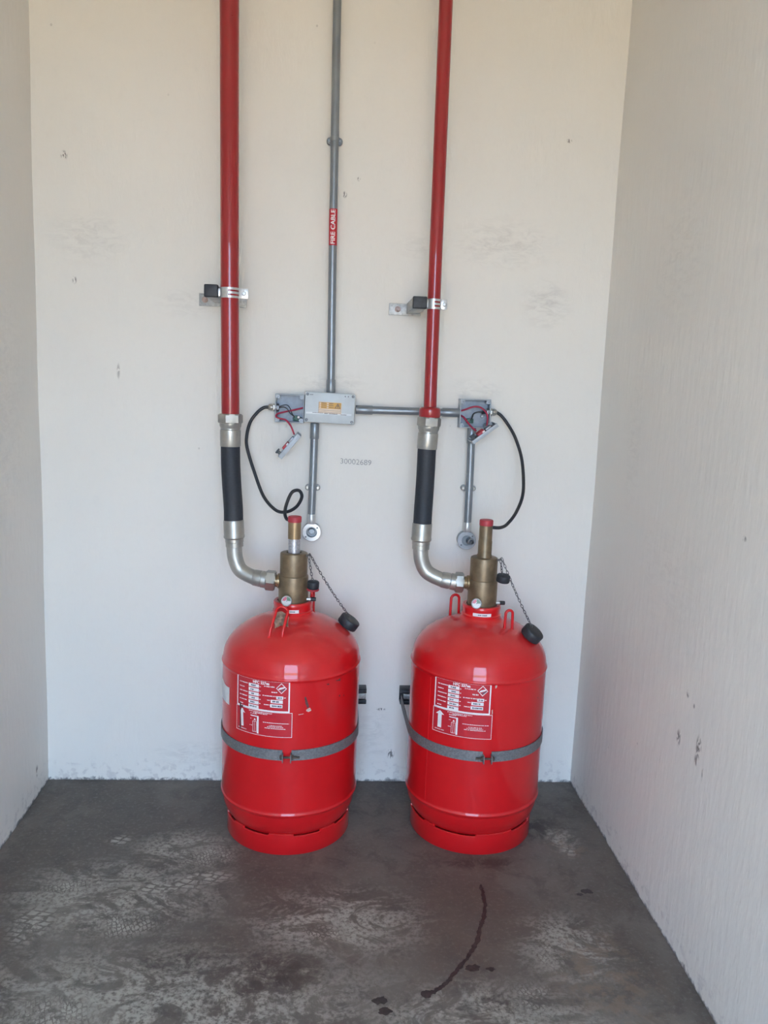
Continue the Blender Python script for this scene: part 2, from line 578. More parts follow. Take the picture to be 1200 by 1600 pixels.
M['bolt'] = simple('rust_tinged_bolt', (0.36, 0.27, 0.24), 0.5, 0.4, var=0.2)
M['rusty'] = simple('dark_rusted_bolt', (0.10, 0.075, 0.06), 0.6, 0.4, var=0.3)
M['dial'] = simple('white_gauge_dial', (0.62, 0.60, 0.60), 0.3, var=0.04)
M['dial_green'] = simple('green_gauge_sector', (0.10, 0.20, 0.10), 0.3)
M['dial_red'] = simple('red_gauge_sector', (0.55, 0.10, 0.14), 0.3)
M['chain'] = simple('tarnished_chain', (0.16, 0.15, 0.15), 0.4, 0.7, var=0.3)
M['card'] = simple('crumpled_brown_card', (0.56, 0.42, 0.31), 0.85, var=0.35, scale=70, bump=0.5)

# ------------------------------------------------------------------ the room
XL, XR, CEIL = -0.852, 0.827, 3.0
T = 0.12


def slab(name, x0, x1, y0, y1, z0, z1, mat):
    bm = bmesh.new()
    box(bm, x0, x1, y0, y1, z0, z1)
    o = obj(name, bm, mat, smooth=False)
    o['kind'] = 'structure'
    return o


def panel_wall(name, axis, pos, a0, a1, z0, z1, mat, na, nz, sign, amp):
    """plastered wall: a slightly uneven hand-trowelled face on a solid slab"""
    bm = bmesh.new()
    rnd = random.Random(hash(name) % 1000 if False else len(name) * 17 + 3)
    ph = [rnd.uniform(0, 6.28) for _ in range(8)]
    g = []
    for i in range(na + 1):
        row = []
        for k in range(nz + 1):
            a = a0 + (a1 - a0) * i / na
            z = z0 + (z1 - z0) * k / nz
            d = amp * (math.sin(a * 5.1 + ph[0]) * math.sin(z * 3.3 + ph[1]) + 0.6 * math.sin(a * 11 + z * 4 + ph[2]) + 0.5 * math.sin(z * 9.7 + ph[3] + a * 2))
            q = pos + sign * (d + amp * 1.2)
            row.append(bm.verts.new((a, q, z) if axis == 1 else (q, a, z)))
        g.append(row)
    bk = []
    for row in (g[0], g[-1]):
        bk.append(None)
    for i in range(na):
        for k in range(nz):
            bm.faces.new((g[i][k], g[i + 1][k], g[i + 1][k + 1], g[i][k + 1]))
    # solid back
    q = pos + sign * T
    c = [bm.verts.new((a, q, z) if axis == 1 else (q, a, z)) for a, z in ((a0, z0), (a1, z0), (a1, z1), (a0, z1))]
    bm.faces.new(c)
    bm.faces.new([g[i][0] for i in range(na + 1)] + [c[1], c[0]])
    bm.faces.new([g[i][nz] for i in range(na + 1)] + [c[2], c[3]])
    bm.faces.new([g[0][k] for k in range(nz + 1)] + [c[3], c[0]])
    bm.faces.new([g[na][k] for k in range(nz + 1)] + [c[2], c[1]])
    bmesh.ops.recalc_face_normals(bm, faces=bm.faces)
    if axis == 0:
        for f in bm.faces:
            if f.calc_center_median().y < -1.7:
                f.material_index = 1
    o = obj(name, bm, [mat, M['wall_plain']], angle=30)
    o['kind'] = 'structure'
    return o


bm = bmesh.new()
box(bm, XL - T, XR + T, -1.7, T, -0.12, 0)
n0 = len(bm.faces)
box(bm, XL - T, XR + T, FRONT_Y - 0.15, -1.7, -0.12, 0)
bm.faces.ensure_lookup_table()
for f in bm.faces[n0:]:
    f.material_index = 1
floor = obj('floor', bm, [M['floor'], M['floor_plain']], smooth=False)
floor['kind'] = 'structure'
wall_back = panel_wall('wall_back', 1, 0.0, XL - T, XR + T, 0, CEIL, M['wall_back'], 40, 60, 1, 0.0005)
wall_left = panel_wall('wall_left', 0, XL, FRONT_Y, 0.004, 0, CEIL, M['wall_left'], 60, 50, -1, 0.0022)
wall_right = panel_wall('wall_right', 0, XR, FRONT_Y, 0.004, 0, CEIL, M['wall_right'], 60, 50, 1, 0.0015)
slab('ceiling', XL - T, XR + T, FRONT_Y - 0.15, T, CEIL, CEIL + 0.12, M['ceiling'])
bm = bmesh.new()
box(bm, XL - T, DOOR_X0, FRONT_Y - 0.15, FRONT_Y, 0, CEIL)
box(bm, DOOR_X1, XR + T, FRONT_Y - 0.15, FRONT_Y, 0, CEIL)
box(bm, DOOR_X0, DOOR_X1, FRONT_Y - 0.15, FRONT_Y, DOOR_H, CEIL)
wf = obj('wall_front', bm, M['ceiling'], smooth=False)
wf['kind'] = 'structure'
slab('ground', -30, 30, -60, FRONT_Y - 0.15, -0.15, -0.03, M['ground'])

# stencilled number on the back wall
bm = text_bm('30002689', 0.0235, 'LEFT', -0.0003, 0.86)
w = max(v.co.x for v in bm.verts)
for v in bm.verts:
    x, y = v.co.x * 0.0955 / w, v.co.y
    v.co = (0.0345 + x, -0.0014, 1.0405 + y - x * 0.030)
obj('stencil_number', bm, M['stencil'], wall_back, smooth=False)['label'] = 'faded grey stencilled number'

# dark dribble of oil on the slab
pts = catmull([(0.426, -0.555, 0), (0.424, -0.60, 0), (0.421, -0.64, 0), (0.408, -0.69, 0), (0.395, -0.72, 0), (0.372, -0.785, 0), (0.339, -0.838, 0), (0.312, -0.872, 0), (0.288, -0.905, 0), (0.258, -0.930, 0), (0.228, -0.943, 0)], 8)
bm = bmesh.new()
rows = []
for i, q in enumerate(pts):
    t = (pts[min(i + 1, len(pts) - 1)] - pts[max(i - 1, 0)]).normalized()
    s = Vector((-t.y, t.x, 0))
    wd = 0.0034 + 0.002 * random.random() + (0.006 if i > len(pts) - 6 else 0) + (0.0025 if random.random() < 0.15 else 0)
    if i in (0, len(pts) - 1):
        wd *= 0.3
    sh = random.uniform(-0.0015, 0.0015)
    rows.append((bm.verts.new(q + s * (wd + sh) + Vector((0, 0, 0.0007))), bm.verts.new(q - s * (wd - sh) + Vector((0, 0, 0.0007)))))
for a, b in zip(rows, rows[1:]):
    bm.faces.new((a[0], a[1], b[1], b[0]))
bmesh.ops.recalc_face_normals(bm, faces=bm.faces)
obj('oil_trail', bm, M['oil'], floor, smooth=False)['label'] = 'dark curved oil trail'
for cx_, cy_, r_, sd in ((0.352, -0.862, 0.016, 1), (0.392, -0.866, 0.009, 2), (0.698, -0.587, 0.014, 3), (0.674, -0.60, 0.008, 5), (0.140, -0.955, 0.015, 4), (0.148, -0.985, 0.013, 6)):
    rnd = random.Random(sd)
    bm = bmesh.new()
    vs_ = [bm.verts.new((cx_ + r_ * (0.6 + 0.5 * rnd.random()) * 1.3 * math.cos(a * PI / 8), cy_ + r_ * (0.5 + 0.5 * rnd.random()) * math.sin(a * PI / 8), 0.0007)) for a in range(16)]
    bm.faces.new(vs_)
    bmesh.ops.recalc_face_normals(bm, faces=bm.faces)
    obj('oil_spot', bm, M['oil'], floor, smooth=False)

# ------------------------------------------------------------------ gas cylinders
CY = -0.245
RB = 0.193
BODY = [(0, .026), (.06, .027), (.11, .032), (.150, .042), (.1695, .056), (.1800, .072), (.187, .092), (.191, .112), (.1920, .1195), (.1945, .1215), (.1955, .1240), (.1945, .1265), (.1928, .1285), (.193, .135),
        (.193, .494), (.193, .4985), (.1946, .5005), (.1956, .5035), (.1946, .5065), (.1926, .509)]
for k in range(1, 22):
    a = (PI / 2) * k / 22
    r = 0.192 * math.cos(a)
    if r > 0.062:
        BODY.append((r, .512 + .122 * math.sin(a)))
BODY += [(.062, .6295), (.057, .635), (.0545, .645), (0.05, .650)]


def foot_ring(bm, o, slots):
    """skirt under the cylinder with ventilation slots cut in its upper rim"""
    n = 360
    prev = None
    for i in range(n + 1):
        a = 2 * PI * i / n
        deg = (i * 360 / n + 180) % 360 - 180
        top = 0.0605
        for s0, s1, dz in slots:
            if s0 <= deg <= s1:
                top = 0.0605 - dz * .5
        c, s = math.sin(a), -math.cos(a)
        ring = []
        for r, z in ((.1715, 0.0), (.1745, 0.0), (.1765, 0.003), (.1765, top - .001), (.1755, top), (.1715, top)):
            ring.append((o.x + r * c, o.y + r * s, o.z + z))
        if prev is not None:
            A = [bm.verts.new(q) for q in prev]
            B = [bm.verts.new(q) for q in ring]
            for k in range(6):
                bm.faces.new((A[k], B[k], B[(k + 1) % 6], A[(k + 1) % 6]))
        prev = ring
    bmesh.ops.remove_doubles(bm, verts=bm.verts, dist=1e-5)
    bmesh.ops.recalc_face_normals(bm, faces=bm.faces)


def wrap(o, r, ang, z):
    """point on the cylinder wall, ang in degrees from the front (-Y) towards +X"""
    a = math.radians(ang)
    return Vector((o.x + r * math.sin(a), o.y - r * math.cos(a), z))


class Label:
    """flat print bent round the cylinder; u runs 0-1 along the arc, v 0-1 downwards"""
    def __init__(self, o, a0, a1, z0, z1, skew=0.0):
        self.o, self.a0, self.a1, self.z0, self.z1 = o, a0, a1, z0, z1

    def pt(self, u, v, r):
        return wrap(self.o, r, self.a0 + (self.a1 - self.a0) * u, self.z1 + (self.z0 - self.z1) * v)

    def rect(self, bm, u0, u1, v0, v1, r):
        n = max(1, int(abs(u1 - u0) * 24))
        row = [(bm.verts.new(self.pt(u0 + (u1 - u0) * i / n, v0, r)), bm.verts.new(self.pt(u0 + (u1 - u0) * i / n, v1, r))) for i in range(n + 1)]
        for a, b in zip(row, row[1:]):
            bm.faces.new((a[0], a[1], b[1], b[0]))

    def poly(self, bm, uv, r):
        bm.faces.new([bm.verts.new(self.pt(u, v, r)) for u, v in uv])

    def dashes(self, bm, u0, u1, v, h, r, rnd):
        """a line of print too small to read"""
        u = u0
        while u < u1:
            w_ = rnd.uniform(0.012, 0.03)
            self.rect(bm, u, min(u + w_, u1), v - h * rnd.uniform(.35, .5), v + h * rnd.uniform(.35, .5), r)
            u += w_ + rnd.choice((0.004, 0.004, 0.006, 0.012))

    def frame(self, bm, u0, u1, v0, v1, tu, tv, r):
        self.rect(bm, u0, u1, v0, v0 + tv, r)
        self.rect(bm, u0, u1, v1 - tv, v1, r)
        self.rect(bm, u0, u0 + tu, v0 + tv, v1 - tv, r)
        self.rect(bm, u1 - tu, u1, v0 + tv, v1 - tv, r)


def info_label(o, cyl, a0, a1, z0, z1, seed, torn):
    rnd = random.Random(seed)
    rb, rp, ri = RB + .0004, RB + .0008, RB + .0012
    L = Label(o, a0, a1, z0, z1)
    bm = bmesh.new()
    L.rect(bm, 0, 1, 0, 1, rb)
    part = obj('information_label', bm, M['label_red'], cyl)
    part['label'] = 'red data label with white frame and value boxes'
    bm = bmesh.new()
    L.frame(bm, 0, 1, 0, 1, 0.022, 0.045, rp)
    for v, wd in zip((.21, .35, .485, .62, .755, .89), (.19, .11, .19, .17, .17, .08)):
        L.dashes(bm, .065, .065 + wd, v, .035, rp, rnd)
    for k in range(6):
        v = .235 + .134 * k
        L.rect(bm, .265, .465, v - .052, v + .052, rp)
        if k < 5:
            L.dashes(bm, .475, .50, v + .01, .03, rp, rnd)
    L.dashes(bm, .56, .745, .205, .035, rp, rnd)
    L.dashes(bm, .69, .79, .37, .04, rp, rnd)
    L.dashes(bm, .535, .77, .50, .035, rp, rnd)
    L.rect(bm, .775, .89, .485, .585, rp)
    L.dashes(bm, .90, .935, .53, .03, rp, rnd)
    L.dashes(bm, .615, .67, .635, .03, rp, rnd)
    L.rect(bm, .68, .885, .61, .715, rp)
    L.dashes(bm, .56, .665, .785, .03, rp, rnd)
    L.rect(bm, .67, .88, .75, .855, rp)
    # hazard diamond: outline and the gas bottle lying across it
    cu, cv, hu, hv = .858, .235, .09, .172
    for (du0, dv0), (du1, dv1) in zip(((0, -1), (1, 0), (0, 1), (-1, 0)), ((1, 0), (0, 1), (-1, 0), (0, -1))):
        k = .83
        L.poly(bm, [(cu + du0 * hu, cv + dv0 * hv), (cu + du1 * hu, cv + dv1 * hv), (cu + du1 * hu * k, cv + dv1 * hv * k), (cu + du0 * hu * k, cv + dv0 * hv * k)], rp)
    L.poly(bm, [(cu - .058, cv + .03), (cu - .03, cv - .02), (cu + .05, cv - .055), (cu + .062, cv - .03), (cu + .03, cv + .005), (cu - .035, cv + .045)], rp)
    # title lettering
    tb = text_bm('HFC 227ea', 0.0104, 'CENTER', 0.0004)
    arc = math.radians(a1 - a0) * RB
    me = bpy.data.meshes.new('t')
    tb.transform(Matrix.Identity(4))
    tb.to_mesh(me)
    tb.free()
    for v in me.vertices:
        v.co = L.pt(.50 + v.co.x / arc, .118 - v.co.y / (z1 - z0), rp)
    bm.from_mesh(me)
    bpy.data.meshes.remove(me)
    obj('white_print', bm, M['label_white'], part, smooth=False)['kind'] = 'stuff'
    bm = bmesh.new()
    for k in range(6):
        v = .235 + .134 * k
        L.dashes(bm, .30 + rnd.uniform(-.01, .03), .36 + rnd.uniform(.0, .07), v, .05, ri, rnd)
    L.dashes(bm, .80, .87, .535, .05, ri, rnd)
    L.dashes(bm, .71, .79 + rnd.uniform(0, .06), .662, .055, ri, rnd)
    L.dashes(bm, .70, .87, .803, .055, ri, rnd)
    L.poly(bm, [(cu - .02, cv + .07), (cu + .06, cv + .0), (cu + .066, cv + .02), (cu + .01, cv + .10)], ri)
    obj('dark_print', bm, M['label_ink'], part, smooth=False)['kind'] = 'stuff'

    # lower instruction label
    L = Label(o, a0 - .6, a1 + 2.2, z0 - (z1 - z0) * .80, z0 - (z1 - z0) * .005)
    bm = bmesh.new()
    L.rect(bm, 0, 1, 0, 1, rb)
    part = obj('instruction_label', bm, M['label_red'], cyl)
    part['label'] = 'red handling label with white upward arrow'
    bm = bmesh.new()
    L.frame(bm, 0, 1, 0, 1, 0.008, 0.018, rp)
    if torn:
        L.poly(bm, [(.095, .20), (.12, .08), (.15, .08), (.165, .78), (.115, .80), (.100, .20)], rp)
        L.poly(bm, [(.14, .08), (.195, .24), (.145, .22)], rp)
    else:
        L.poly(bm, [(.06, .25), (.135, .09), (.215, .25), (.17, .25), (.17, .80), (.10, .80), (.10, .25)], rp)
    L.dashes(bm, .05, .22, .88, .035, rp, rnd)
    for v, u0, u1 in ((.07, .27, .68), (.12, .36, .60), (.165, .30, .42)):
        L.dashes(bm, u0, u1, v, .03, rp, rnd)
    L.rect(bm, .305, .455, .235, .275, rp)
    L.rect(bm, .425, .455, .275, .94, rp)
    # outline drawing of a small cylinder
    L.poly(bm, [(.365, .42), (.385, .34), (.405, .42)], rp)
    L.frame(bm, .345, .415, .46, .90, .006, .015, rp)
    L.rect(bm, .375, .381, .48, .88, rp)
    L.dashes(bm, .30, .335, .38, .02, rp, rnd)
    L.dashes(bm, .29, .335, .65, .025, rp, rnd)
    for v, u0, u1 in ((.44, .53, .95), (.545, .63, .84), (.60, .60, .86), (.66, .56, .90)):
        L.dashes(bm, u0, u1, v, .03, rp, rnd)
    obj('white_print', bm, M['label_white'], part, smooth=False)['kind'] = 'stuff'
    if torn:
        bm = bmesh.new()
        L.poly(bm, [(.075, -.16), (.110, -.12), (.100, .30), (.108, .9), (.100, 1.0), (.08, .92), (.085, .3)], ri)
        L.poly(bm, [(.06, .02), (.15, -.06), (.15, .02), (.08, .06)], ri)
        obj('black_scuff', bm, M['soot'], part, smooth=False)


def lug(cyl, base, ax, h, w_top, w_base, lean=(0, 0, 0)):
    """bent-rod lifting eye; ax = direction across its two legs"""
    b, ax, lean = Vector(base), Vector(ax).normalized(), Vector(lean)
    up = Vector((0, 0, 1))
    pts = [b - ax * w_base - up * .016, b - ax * (w_base * .7 + w_top * .3) + up * .012]
    rt = w_top
    for k in range(9):
        a = PI - PI * k / 8
        pts.append(b + ax * math.cos(a) * rt + up * (h - rt + math.sin(a) * rt) + lean)
    pts += [b + ax * (w_base * .7 + w_top * .3) + up * .012, b + ax * w_base - up * .016]
    bm = bmesh.new()
    tube(bm, catmull(pts, 3), .0040, 10)
    for s in (-1, 1):
        lathe(bm, [(.0075, -.006), (.0072, .002), (.0052, .006), (.0040, .008)], b + ax * w_base * s + Vector((0, 0, -.006)), (0, 0, 1), 12)
    return obj('lifting_lug', bm, M['red_cyl'], cyl)


def make_cylinder(cx, label, slots, seed, torn):
    o = Vector((cx, CY, 0))
    t = thing('gas_cylinder', label, 'gas cylinder', o)
    bm = bmesh.new()
    lathe(bm, BODY, o, seg=128)
    body = obj('body', bm, M['red_cyl'], t, angle=50)
    bm = bmesh.new()
    foot_ring(bm, o, slots)
    obj('foot_ring', bm, M['red_cyl'], t)
    bm = bmesh.new()
    lathe(bm, [(.0535, .632), (.0560, .637), (.0560, .643), (.0535, .646), (.0535, .655), (.0545, .660), (.0545, .667), (.0525, .670), (.044, .670), (.044, .655)], o, seg=64)
    col = obj('neck_ring', bm, M['red_cyl'], t)
    bm = bmesh.new()
    Ln = Label(o, -36 if seed == 2 else -10, 20, .6452, .6545)
    Ln.rect(bm, 0, 1, 0, 1, .0542)
    s = obj('neck_sticker', bm, M['label_white'], col, smooth=False)
    bm = bmesh.new()
    rnd = random.Random(seed + 40)
    for u0, u1 in ((.28, .46), (.50, .76)) if seed == 2 else ((.12, .62),):
        Ln.dashes(bm, u0, u1, .5, .4, .0546, rnd)
    obj('neck_print', bm, M['label_ink'], col, smooth=False)['kind'] = 'stuff'
    # valve
    bm = bmesh.new()
    lathe(bm, [(0, .650), (.0405, .650), (.0415, .654), (.0415, .738), (.0408, .741), (.0385, .7425), (.0385, .800), (.0375, .8045), (.0350, .806), (.0212, .806), (.0200, .803), (0, .803)], o, seg=64)
    valve = obj('valve', bm, M['brass'], t)
    bm = bmesh.new()
    z = .7215 if seed == 1 else .728
    lathe(bm, [(.021, 0.030), (.021, .044), (.0165, .045), (.0165, .0465), (.018, .047), (.018, .049), (.0165, .0495), (.0165, .062), (0, .062)], (cx, CY + .008, z), (-1, .02, 0), 32)
    obj('outlet', bm, M['brass_light'], valve)
    bm = bmesh.new()
    if seed == 1:
        lathe(bm, [(.0165, .800), (.0165, .846), (.0, .846)], o, seg=32)
        obj('sleeve', bm, M['silver'], valve)
        bm = bmesh.new()
        lathe(bm, [(.0, .845), (.0180, .845), (.0180, .893), (0, .893)], o, seg=32)
        obj('actuator', bm, M['brass_light'], valve)
        bm = bmesh.new()
        lathe(bm, [(0, .892), (.0188, .892), (.0190, .8935), (.0190, .9055), (.0176, .9075), (0, .9075)], o, seg=32)
        obj('actuator_cap', bm, M['red_plastic'], valve)
    else:
        lathe(bm, [(.0, .800), (.0212, .800), (.0212, .812), (.0195, .815), (.0195, .852), (.0185, .854), (.0185, .898), (0, .898)], o, seg=32)
        obj('actuator', bm, M['brass'], valve)
        bm = bmesh.new()
        lathe(bm, [(0, .8965), (.0190, .8965), (.0193, .898), (.0193, .9105), (.018, .9125), (0, .9125)], o, seg=32)
        obj('actuator_cap', bm, M['red_plastic'], valve)
    # pressure gauge
    g = Vector((cx - .0150, CY - .046, .679)) if seed == 1 else Vector((cx - .0240, CY - .044, .682))
    ax = Vector((-.10, -1, .16)).normalized()
    bm = bmesh.new()
    lathe(bm, [(.006, -.022), (.006, 0), (.0130, 0), (.0148, .003), (.0148, .0085), (.0136, .0098), (.0126, .0088), (.0126, .006), (0, .006)], g, ax, 32)
    gb = obj('gauge_case', bm, M['bright'], valve)
    d, u, v = frame(ax)
    bm = bmesh.new()
    lathe(bm, [(.0126, .0064), (0, .0064)], g, ax, 32)
    obj('gauge_dial', bm, M['dial'], valve)
    upv = (Vector((0, 0, 1)) - d * d.z).normalized()
    sd = upv.cross(d) * -1
    if sd.x < 0:
        sd = -sd
    for nm, mt, a0, a1 in (('gauge_red_sector', 'dial_red', 92, 178), ('gauge_green_sector', 'dial_green', 2, 88)):
        bm = bmesh.new()
        arc = [math.radians(a0 + (a1 - a0) * k / 8) for k in range(9)]
        bm.faces.new([bm.verts.new(g + d * .0068 + (sd * math.cos(a) + upv * math.sin(a)) * .0116) for a in arc] + [bm.verts.new(g + d * .0068 + (sd * math.cos(a) + upv * math.sin(a)) * .0035) for a in arc[::-1]])
        obj(nm, bm, M[mt], valve, smooth=False)
    bm = bmesh.new()
    tip = g + d * .0074
    bm.faces.new([bm.verts.new(tip + sd * -.0012), bm.verts.new(tip + upv * -.0015 + sd * .001), bm.verts.new(tip + upv * .007 + sd * .0065)])
    obj('gauge_needle', bm, M['label_ink'], valve, smooth=False)
    # filling port
    bm = bmesh.new()
    lathe(bm, [(.0048, .036), (.0048, .049), (.0036, .0495), (0, .0495)], (cx, CY - .012, .676), (1, 0, 0), 20)
    obj('side_port', bm, M['bright'], valve)
    bm = bmesh.new()
    lathe(bm, [(0, .047), (.0044, .047), (.0044, .050), (.0058, .0505), (.0058, .0625), (.0050, .064), (0, .064)], (cx, CY - .012, .676), (1, 0, 0), 20)
    obj('port_cap', bm, M['plastic'], valve)
    # stamped chain anchor
    bm = bmesh.new()
    lathe(bm, [(.003, 0), (.003, .010), (.0045, .0105), (.0045, .0135), (0, .014)], (cx + .0335, CY - .016, .800), (.9, -.3, .35), 14)
    obj('chain_anchor', bm, M['chain'], valve)
    return t, o


gcyl, go = make_cylinder(-0.0885, 'red gas cylinder with brown card stuffed in its front lifting lug', ((-75, -56, .012), (-41, -16, .011), (8, 32, .011), (50, 78, .011), (100, 125, .011), (150, 175, .011), (-125, -100, .011)), 1, True)
gcyl2, go2 = make_cylinder(0.447, 'red gas cylinder with clean white arrow label standing nearer the right wall', ((-88, -58, .011), (-44, -5, .012), (32, 60, .009), (85, 120, .011), (140, 175, .011), (-140, -115, .011)), 2, False)
info_label(go, gcyl, -45.2, 1.4, .4165, .503, 11, True)
info_label(go2, gcyl2, -46.8, .3, .4165, .503, 12, False)
lug(gcyl, (-.1265, -.366, .600), (1, -.12, 0), .076, .0160, .0175, lean=(.012, .024, 0))
lug(gcyl, (-.0345, -.225, .628), (.25, 1, 0), .070, .011, .012)
lug(gcyl2, (.513, -.311, .613), (1, .25, 0), .057, .0105, .012)
lug(gcyl2, (.381, -.179, .613), (1, .25, 0), .064, .0125, .0135)

# blank sticker and paint damage on the first cylinder
Ls = Label(go, -100, -57, .400, .452)
bm = bmesh.new()
row = []
for i in range(13):
    u = i / 12
    row.append((bm.verts.new(Ls.pt(u, 0.02 + .06 * math.sin(u * 9), RB + .0006)), bm.verts.new(Ls.pt(u, 1, RB + .0006))))
for a, b in zip(row, row[1:]):
    bm.faces.new((a[0], a[1], b[1], b[0]))
obj('blank_sticker', bm, M['sticker'], gcyl)['label'] = 'torn blank white sticker'
Ls = Label(go, 12, 45, .40, .50)
for nm, uv, mt in (('paint_chip', [(.08, .76), (.16, .72), (.20, .80), (.13, .84), (.07, .80)], 'bare'), ('black_scuff', [(.02, .42), (.06, .40), (.14, .68), (.10, .74), (.05, .6)], 'soot'),
                   ('scratch', [(-.12, .885), (.0, .87), (.02, .88), (-.10, .90)], 'bare'), ('black_scuff', [(.58, .14), (.92, .09), (.95, .12), (.60, .17)], 'soot'), ('black_scuff', [(.93, .08), (.99, .07), (.99, .15), (.94, .14)], 'soot'),
                   ('black_scuff', [(.96, .55), (1.0, .53), (1.01, .58), (.97, .59)], 'soot')):
    bm = bmesh.new()
    Ls.poly(bm, uv, RB + .0006)
    obj(nm, bm, M[mt], gcyl, smooth=False)
Ls = Label(go, -44, -34, .515, .535)
# longitudinal weld on the second cylinder and small chips
bm = bmesh.new()
tube(bm, [wrap(go2, RB - .0004, -52, .135 + .356 * k / 8) for k in range(9)], .0018, 8)
obj('weld_seam', bm, M['red_cyl'], gcyl2)
Ls = Label(go2, 2, 20, .40, .50)
for uv in ([(.06, .02), (.16, .0), (.15, .05), (.09, .10)], [(-.02, .70), (.02, .68), (.03, .80), (-.01, .84)]):
    bm = bmesh.new()
    Ls.poly(bm, uv, RB + .0006)
    obj('paint_chip', bm, M['bare'], gcyl2, smooth=False)

# crumpled card pushed through the lug
bm = bmesh.new()
rnd = random.Random(5)
g = []
for i in range(6):
    g.append([bm.verts.new((-.1340 + i * .0078 + rnd.uniform(-.002, .002), -.3375 + .006 * math.sin(i * 1.3 + k) + .0035 * k * .2, .6640 - k * .0100 - abs(i - 2.2) * (.004 if k == 0 else -.004 if k == 6 else 0) + rnd.uniform(-.002, .002))) for k in range(6)])
for i in range(5):
    for k in range(5):
        bm.faces.new((g[i][k], g[i + 1][k], g[i + 1][k + 1], g[i][k + 1]))
bmesh.ops.solidify(bm, geom=bm.faces[:], thickness=.0025)
bmesh.ops.recalc_face_normals(bm, faces=bm.faces)
tag(obj('folded_card', bm, M['card'], None, smooth=False), 'crumpled brown card stuck through the red lifting lug', 'card')

# ------------------------------------------------------------------ retaining straps and the wall channels
def strap(cx, label, gap_deg):
    zc, hh = .2985, .0145
    t = thing('retaining_strap', label, 'strap', (cx, CY, zc - hh))
    ri, ro = RB + .0008, RB + .0034
    for s in (-1, 1):
        path = []
        path.append(Vector((cx + s * .1975, -.040, 0)))
        path.append(Vector((cx + s * .1975, -.10, 0)))
        for k in range(0, 33):
            a = math.radians(90 - (90 - 3.5) * k / 32) * s
            path.append(Vector((cx + (ri + .001) * math.sin(a), CY - (ri + .001) * math.cos(a), 0)))
        if s == 1:
            sh = math.radians(gap_deg)
        bm = bmesh.new()
        rows = []
        for i, q in enumerate(path):
            tn = (path[min(i + 1, len(path) - 1)] - path[max(i - 1, 0)]).normalized()
            nrm = Vector((tn.y, -tn.x, 0)) * (-s)
            if nrm.dot(q - Vector((cx, CY, 0))) < 0:
                nrm = -nrm
            rows.append([bm.verts.new(q + nrm * w_ + Vector((0, 0, z))) for w_, z in ((-.0010, zc - hh), (.0014, zc - hh), (.0014, zc + hh), (-.0010, zc + hh))])
        for a, b in zip(rows, rows[1:]):
            for k in range(4):
                bm.faces.new((a[k], a[(k + 1) % 4], b[(k + 1) % 4], b[k]))
        bm.faces.new(rows[0])
        bm.faces.new(rows[-1][::-1])
        bmesh.ops.recalc_face_normals(bm, faces=bm.faces)
        band = obj('band', bm, M['strap'], t)
        # turned-out flange that takes the bolt
        bm = bmesh.new()
        x = cx + s * .0122
        yf = CY - ri
        box(bm, min(x, x - s * .0028), max(x, x - s * .0028), yf - .017, yf - .0005, zc - hh, zc + hh * .55, .0006)
        obj('flange', bm, M['strap'], band)
    bm = bmesh.new()
    c = Vector((cx, CY - RB - .0105, zc - .002))
    tube(bm, [c + Vector((-.032 if gap_deg > 0 else -.019, 0, 0)), c + Vector((.019 if gap_deg > 0 else .034, 0, 0))], .0028, 12)
    b = obj('bolt', bm, M['rusty'], t)
    for s in (-1, 1):
        bm = bmesh.new()
        hexnut(bm, c + Vector((s * .0150, 0, 0)), (1, 0, 0), .0068, .0055)
        obj('nut', bm, M['rusty'], b)


strap(-0.0885, 'grey steel strap around the cylinder beside the blank sticker', -1)
strap(0.447, 'grey steel strap around the cylinder nearer the right wall', 1)


def channel(x0, x1, label):
    t = thing('wall_channel', label, 'bracket', ((x0 + x1) / 2, 0, .282))
    z0, z1, th = .281, .329, .0028
    bm = bmesh.new()
    box(bm, x0, x1, -.0035, 0, z0, z1, .0006)
    box(bm, x0, x1, -.042, -.0034, z0, z0 + th, .0006)
    box(bm, x0, x1, -.042, -.0034, z1 - th, z1, .0006)
    box(bm, x0, x1, -.042, -.0395, z0, z0 + .012, .0006)
    box(bm, x0, x1, -.042, -.0395, z1 - .012, z1, .0006)
    box(bm, x0, x1, -.0400, -.033, z0 + .0095, z0 + .012, .0005)
    box(bm, x0, x1, -.0400, -.033, z1 - .012, z1 - .0095, .0005)
    obj('channel', bm, M['dark_strut'], t)
    bm = bmesh.new()
    box(bm, x0 + .012, x1 - .003, -.036, -.0035, z0 + .014, z1 - .016, .001)
    obj('slide_bar', bm, M['strut'], t)


channel(-.300, .139, 'black wall channel between the cylinders, behind the left cylinder')
channel(.246, .664, 'black wall channel behind the cylinder nearer the right wall')

# ------------------------------------------------------------------ red pipes
for name_, pts, r, label in (
        ('red_pipe', [(-.2958, -.18, CEIL), (-.2870, -.18, 2.237), (-.2798, -.18, 1.5185), (-.2750, -.18, 1.172)], .0248, 'thick red pipe rising on the left above the black hose'),
        ('red_pipe', [(.2675, -.18, CEIL), (.2729, -.18, 2.274), (.2776, -.18, 1.5095), (.2805, -.18, 1.20)], .0182, 'thin red pipe with red socket rising on the right')):
    t = thing(name_, label, 'pipe', (pts[-1][0], pts[-1][1], pts[-1][2]))
    bm = bmesh.new()
    tube(bm, pts, r, 40)
    obj('pipe', bm, M['red_pipe'], t)
    if r < .02:
        bm = bmesh.new()
        lathe(bm, [(.018, .033), (.0255, .032), (.0290, .029), (.0300, .025), (.0300, .006), (.0275, .002), (.024, 0), (0, 0)], (.2804, -.18, 1.186), (0, 0, 1), 40)
        obj('socket', bm, M['red_pipe'], t)

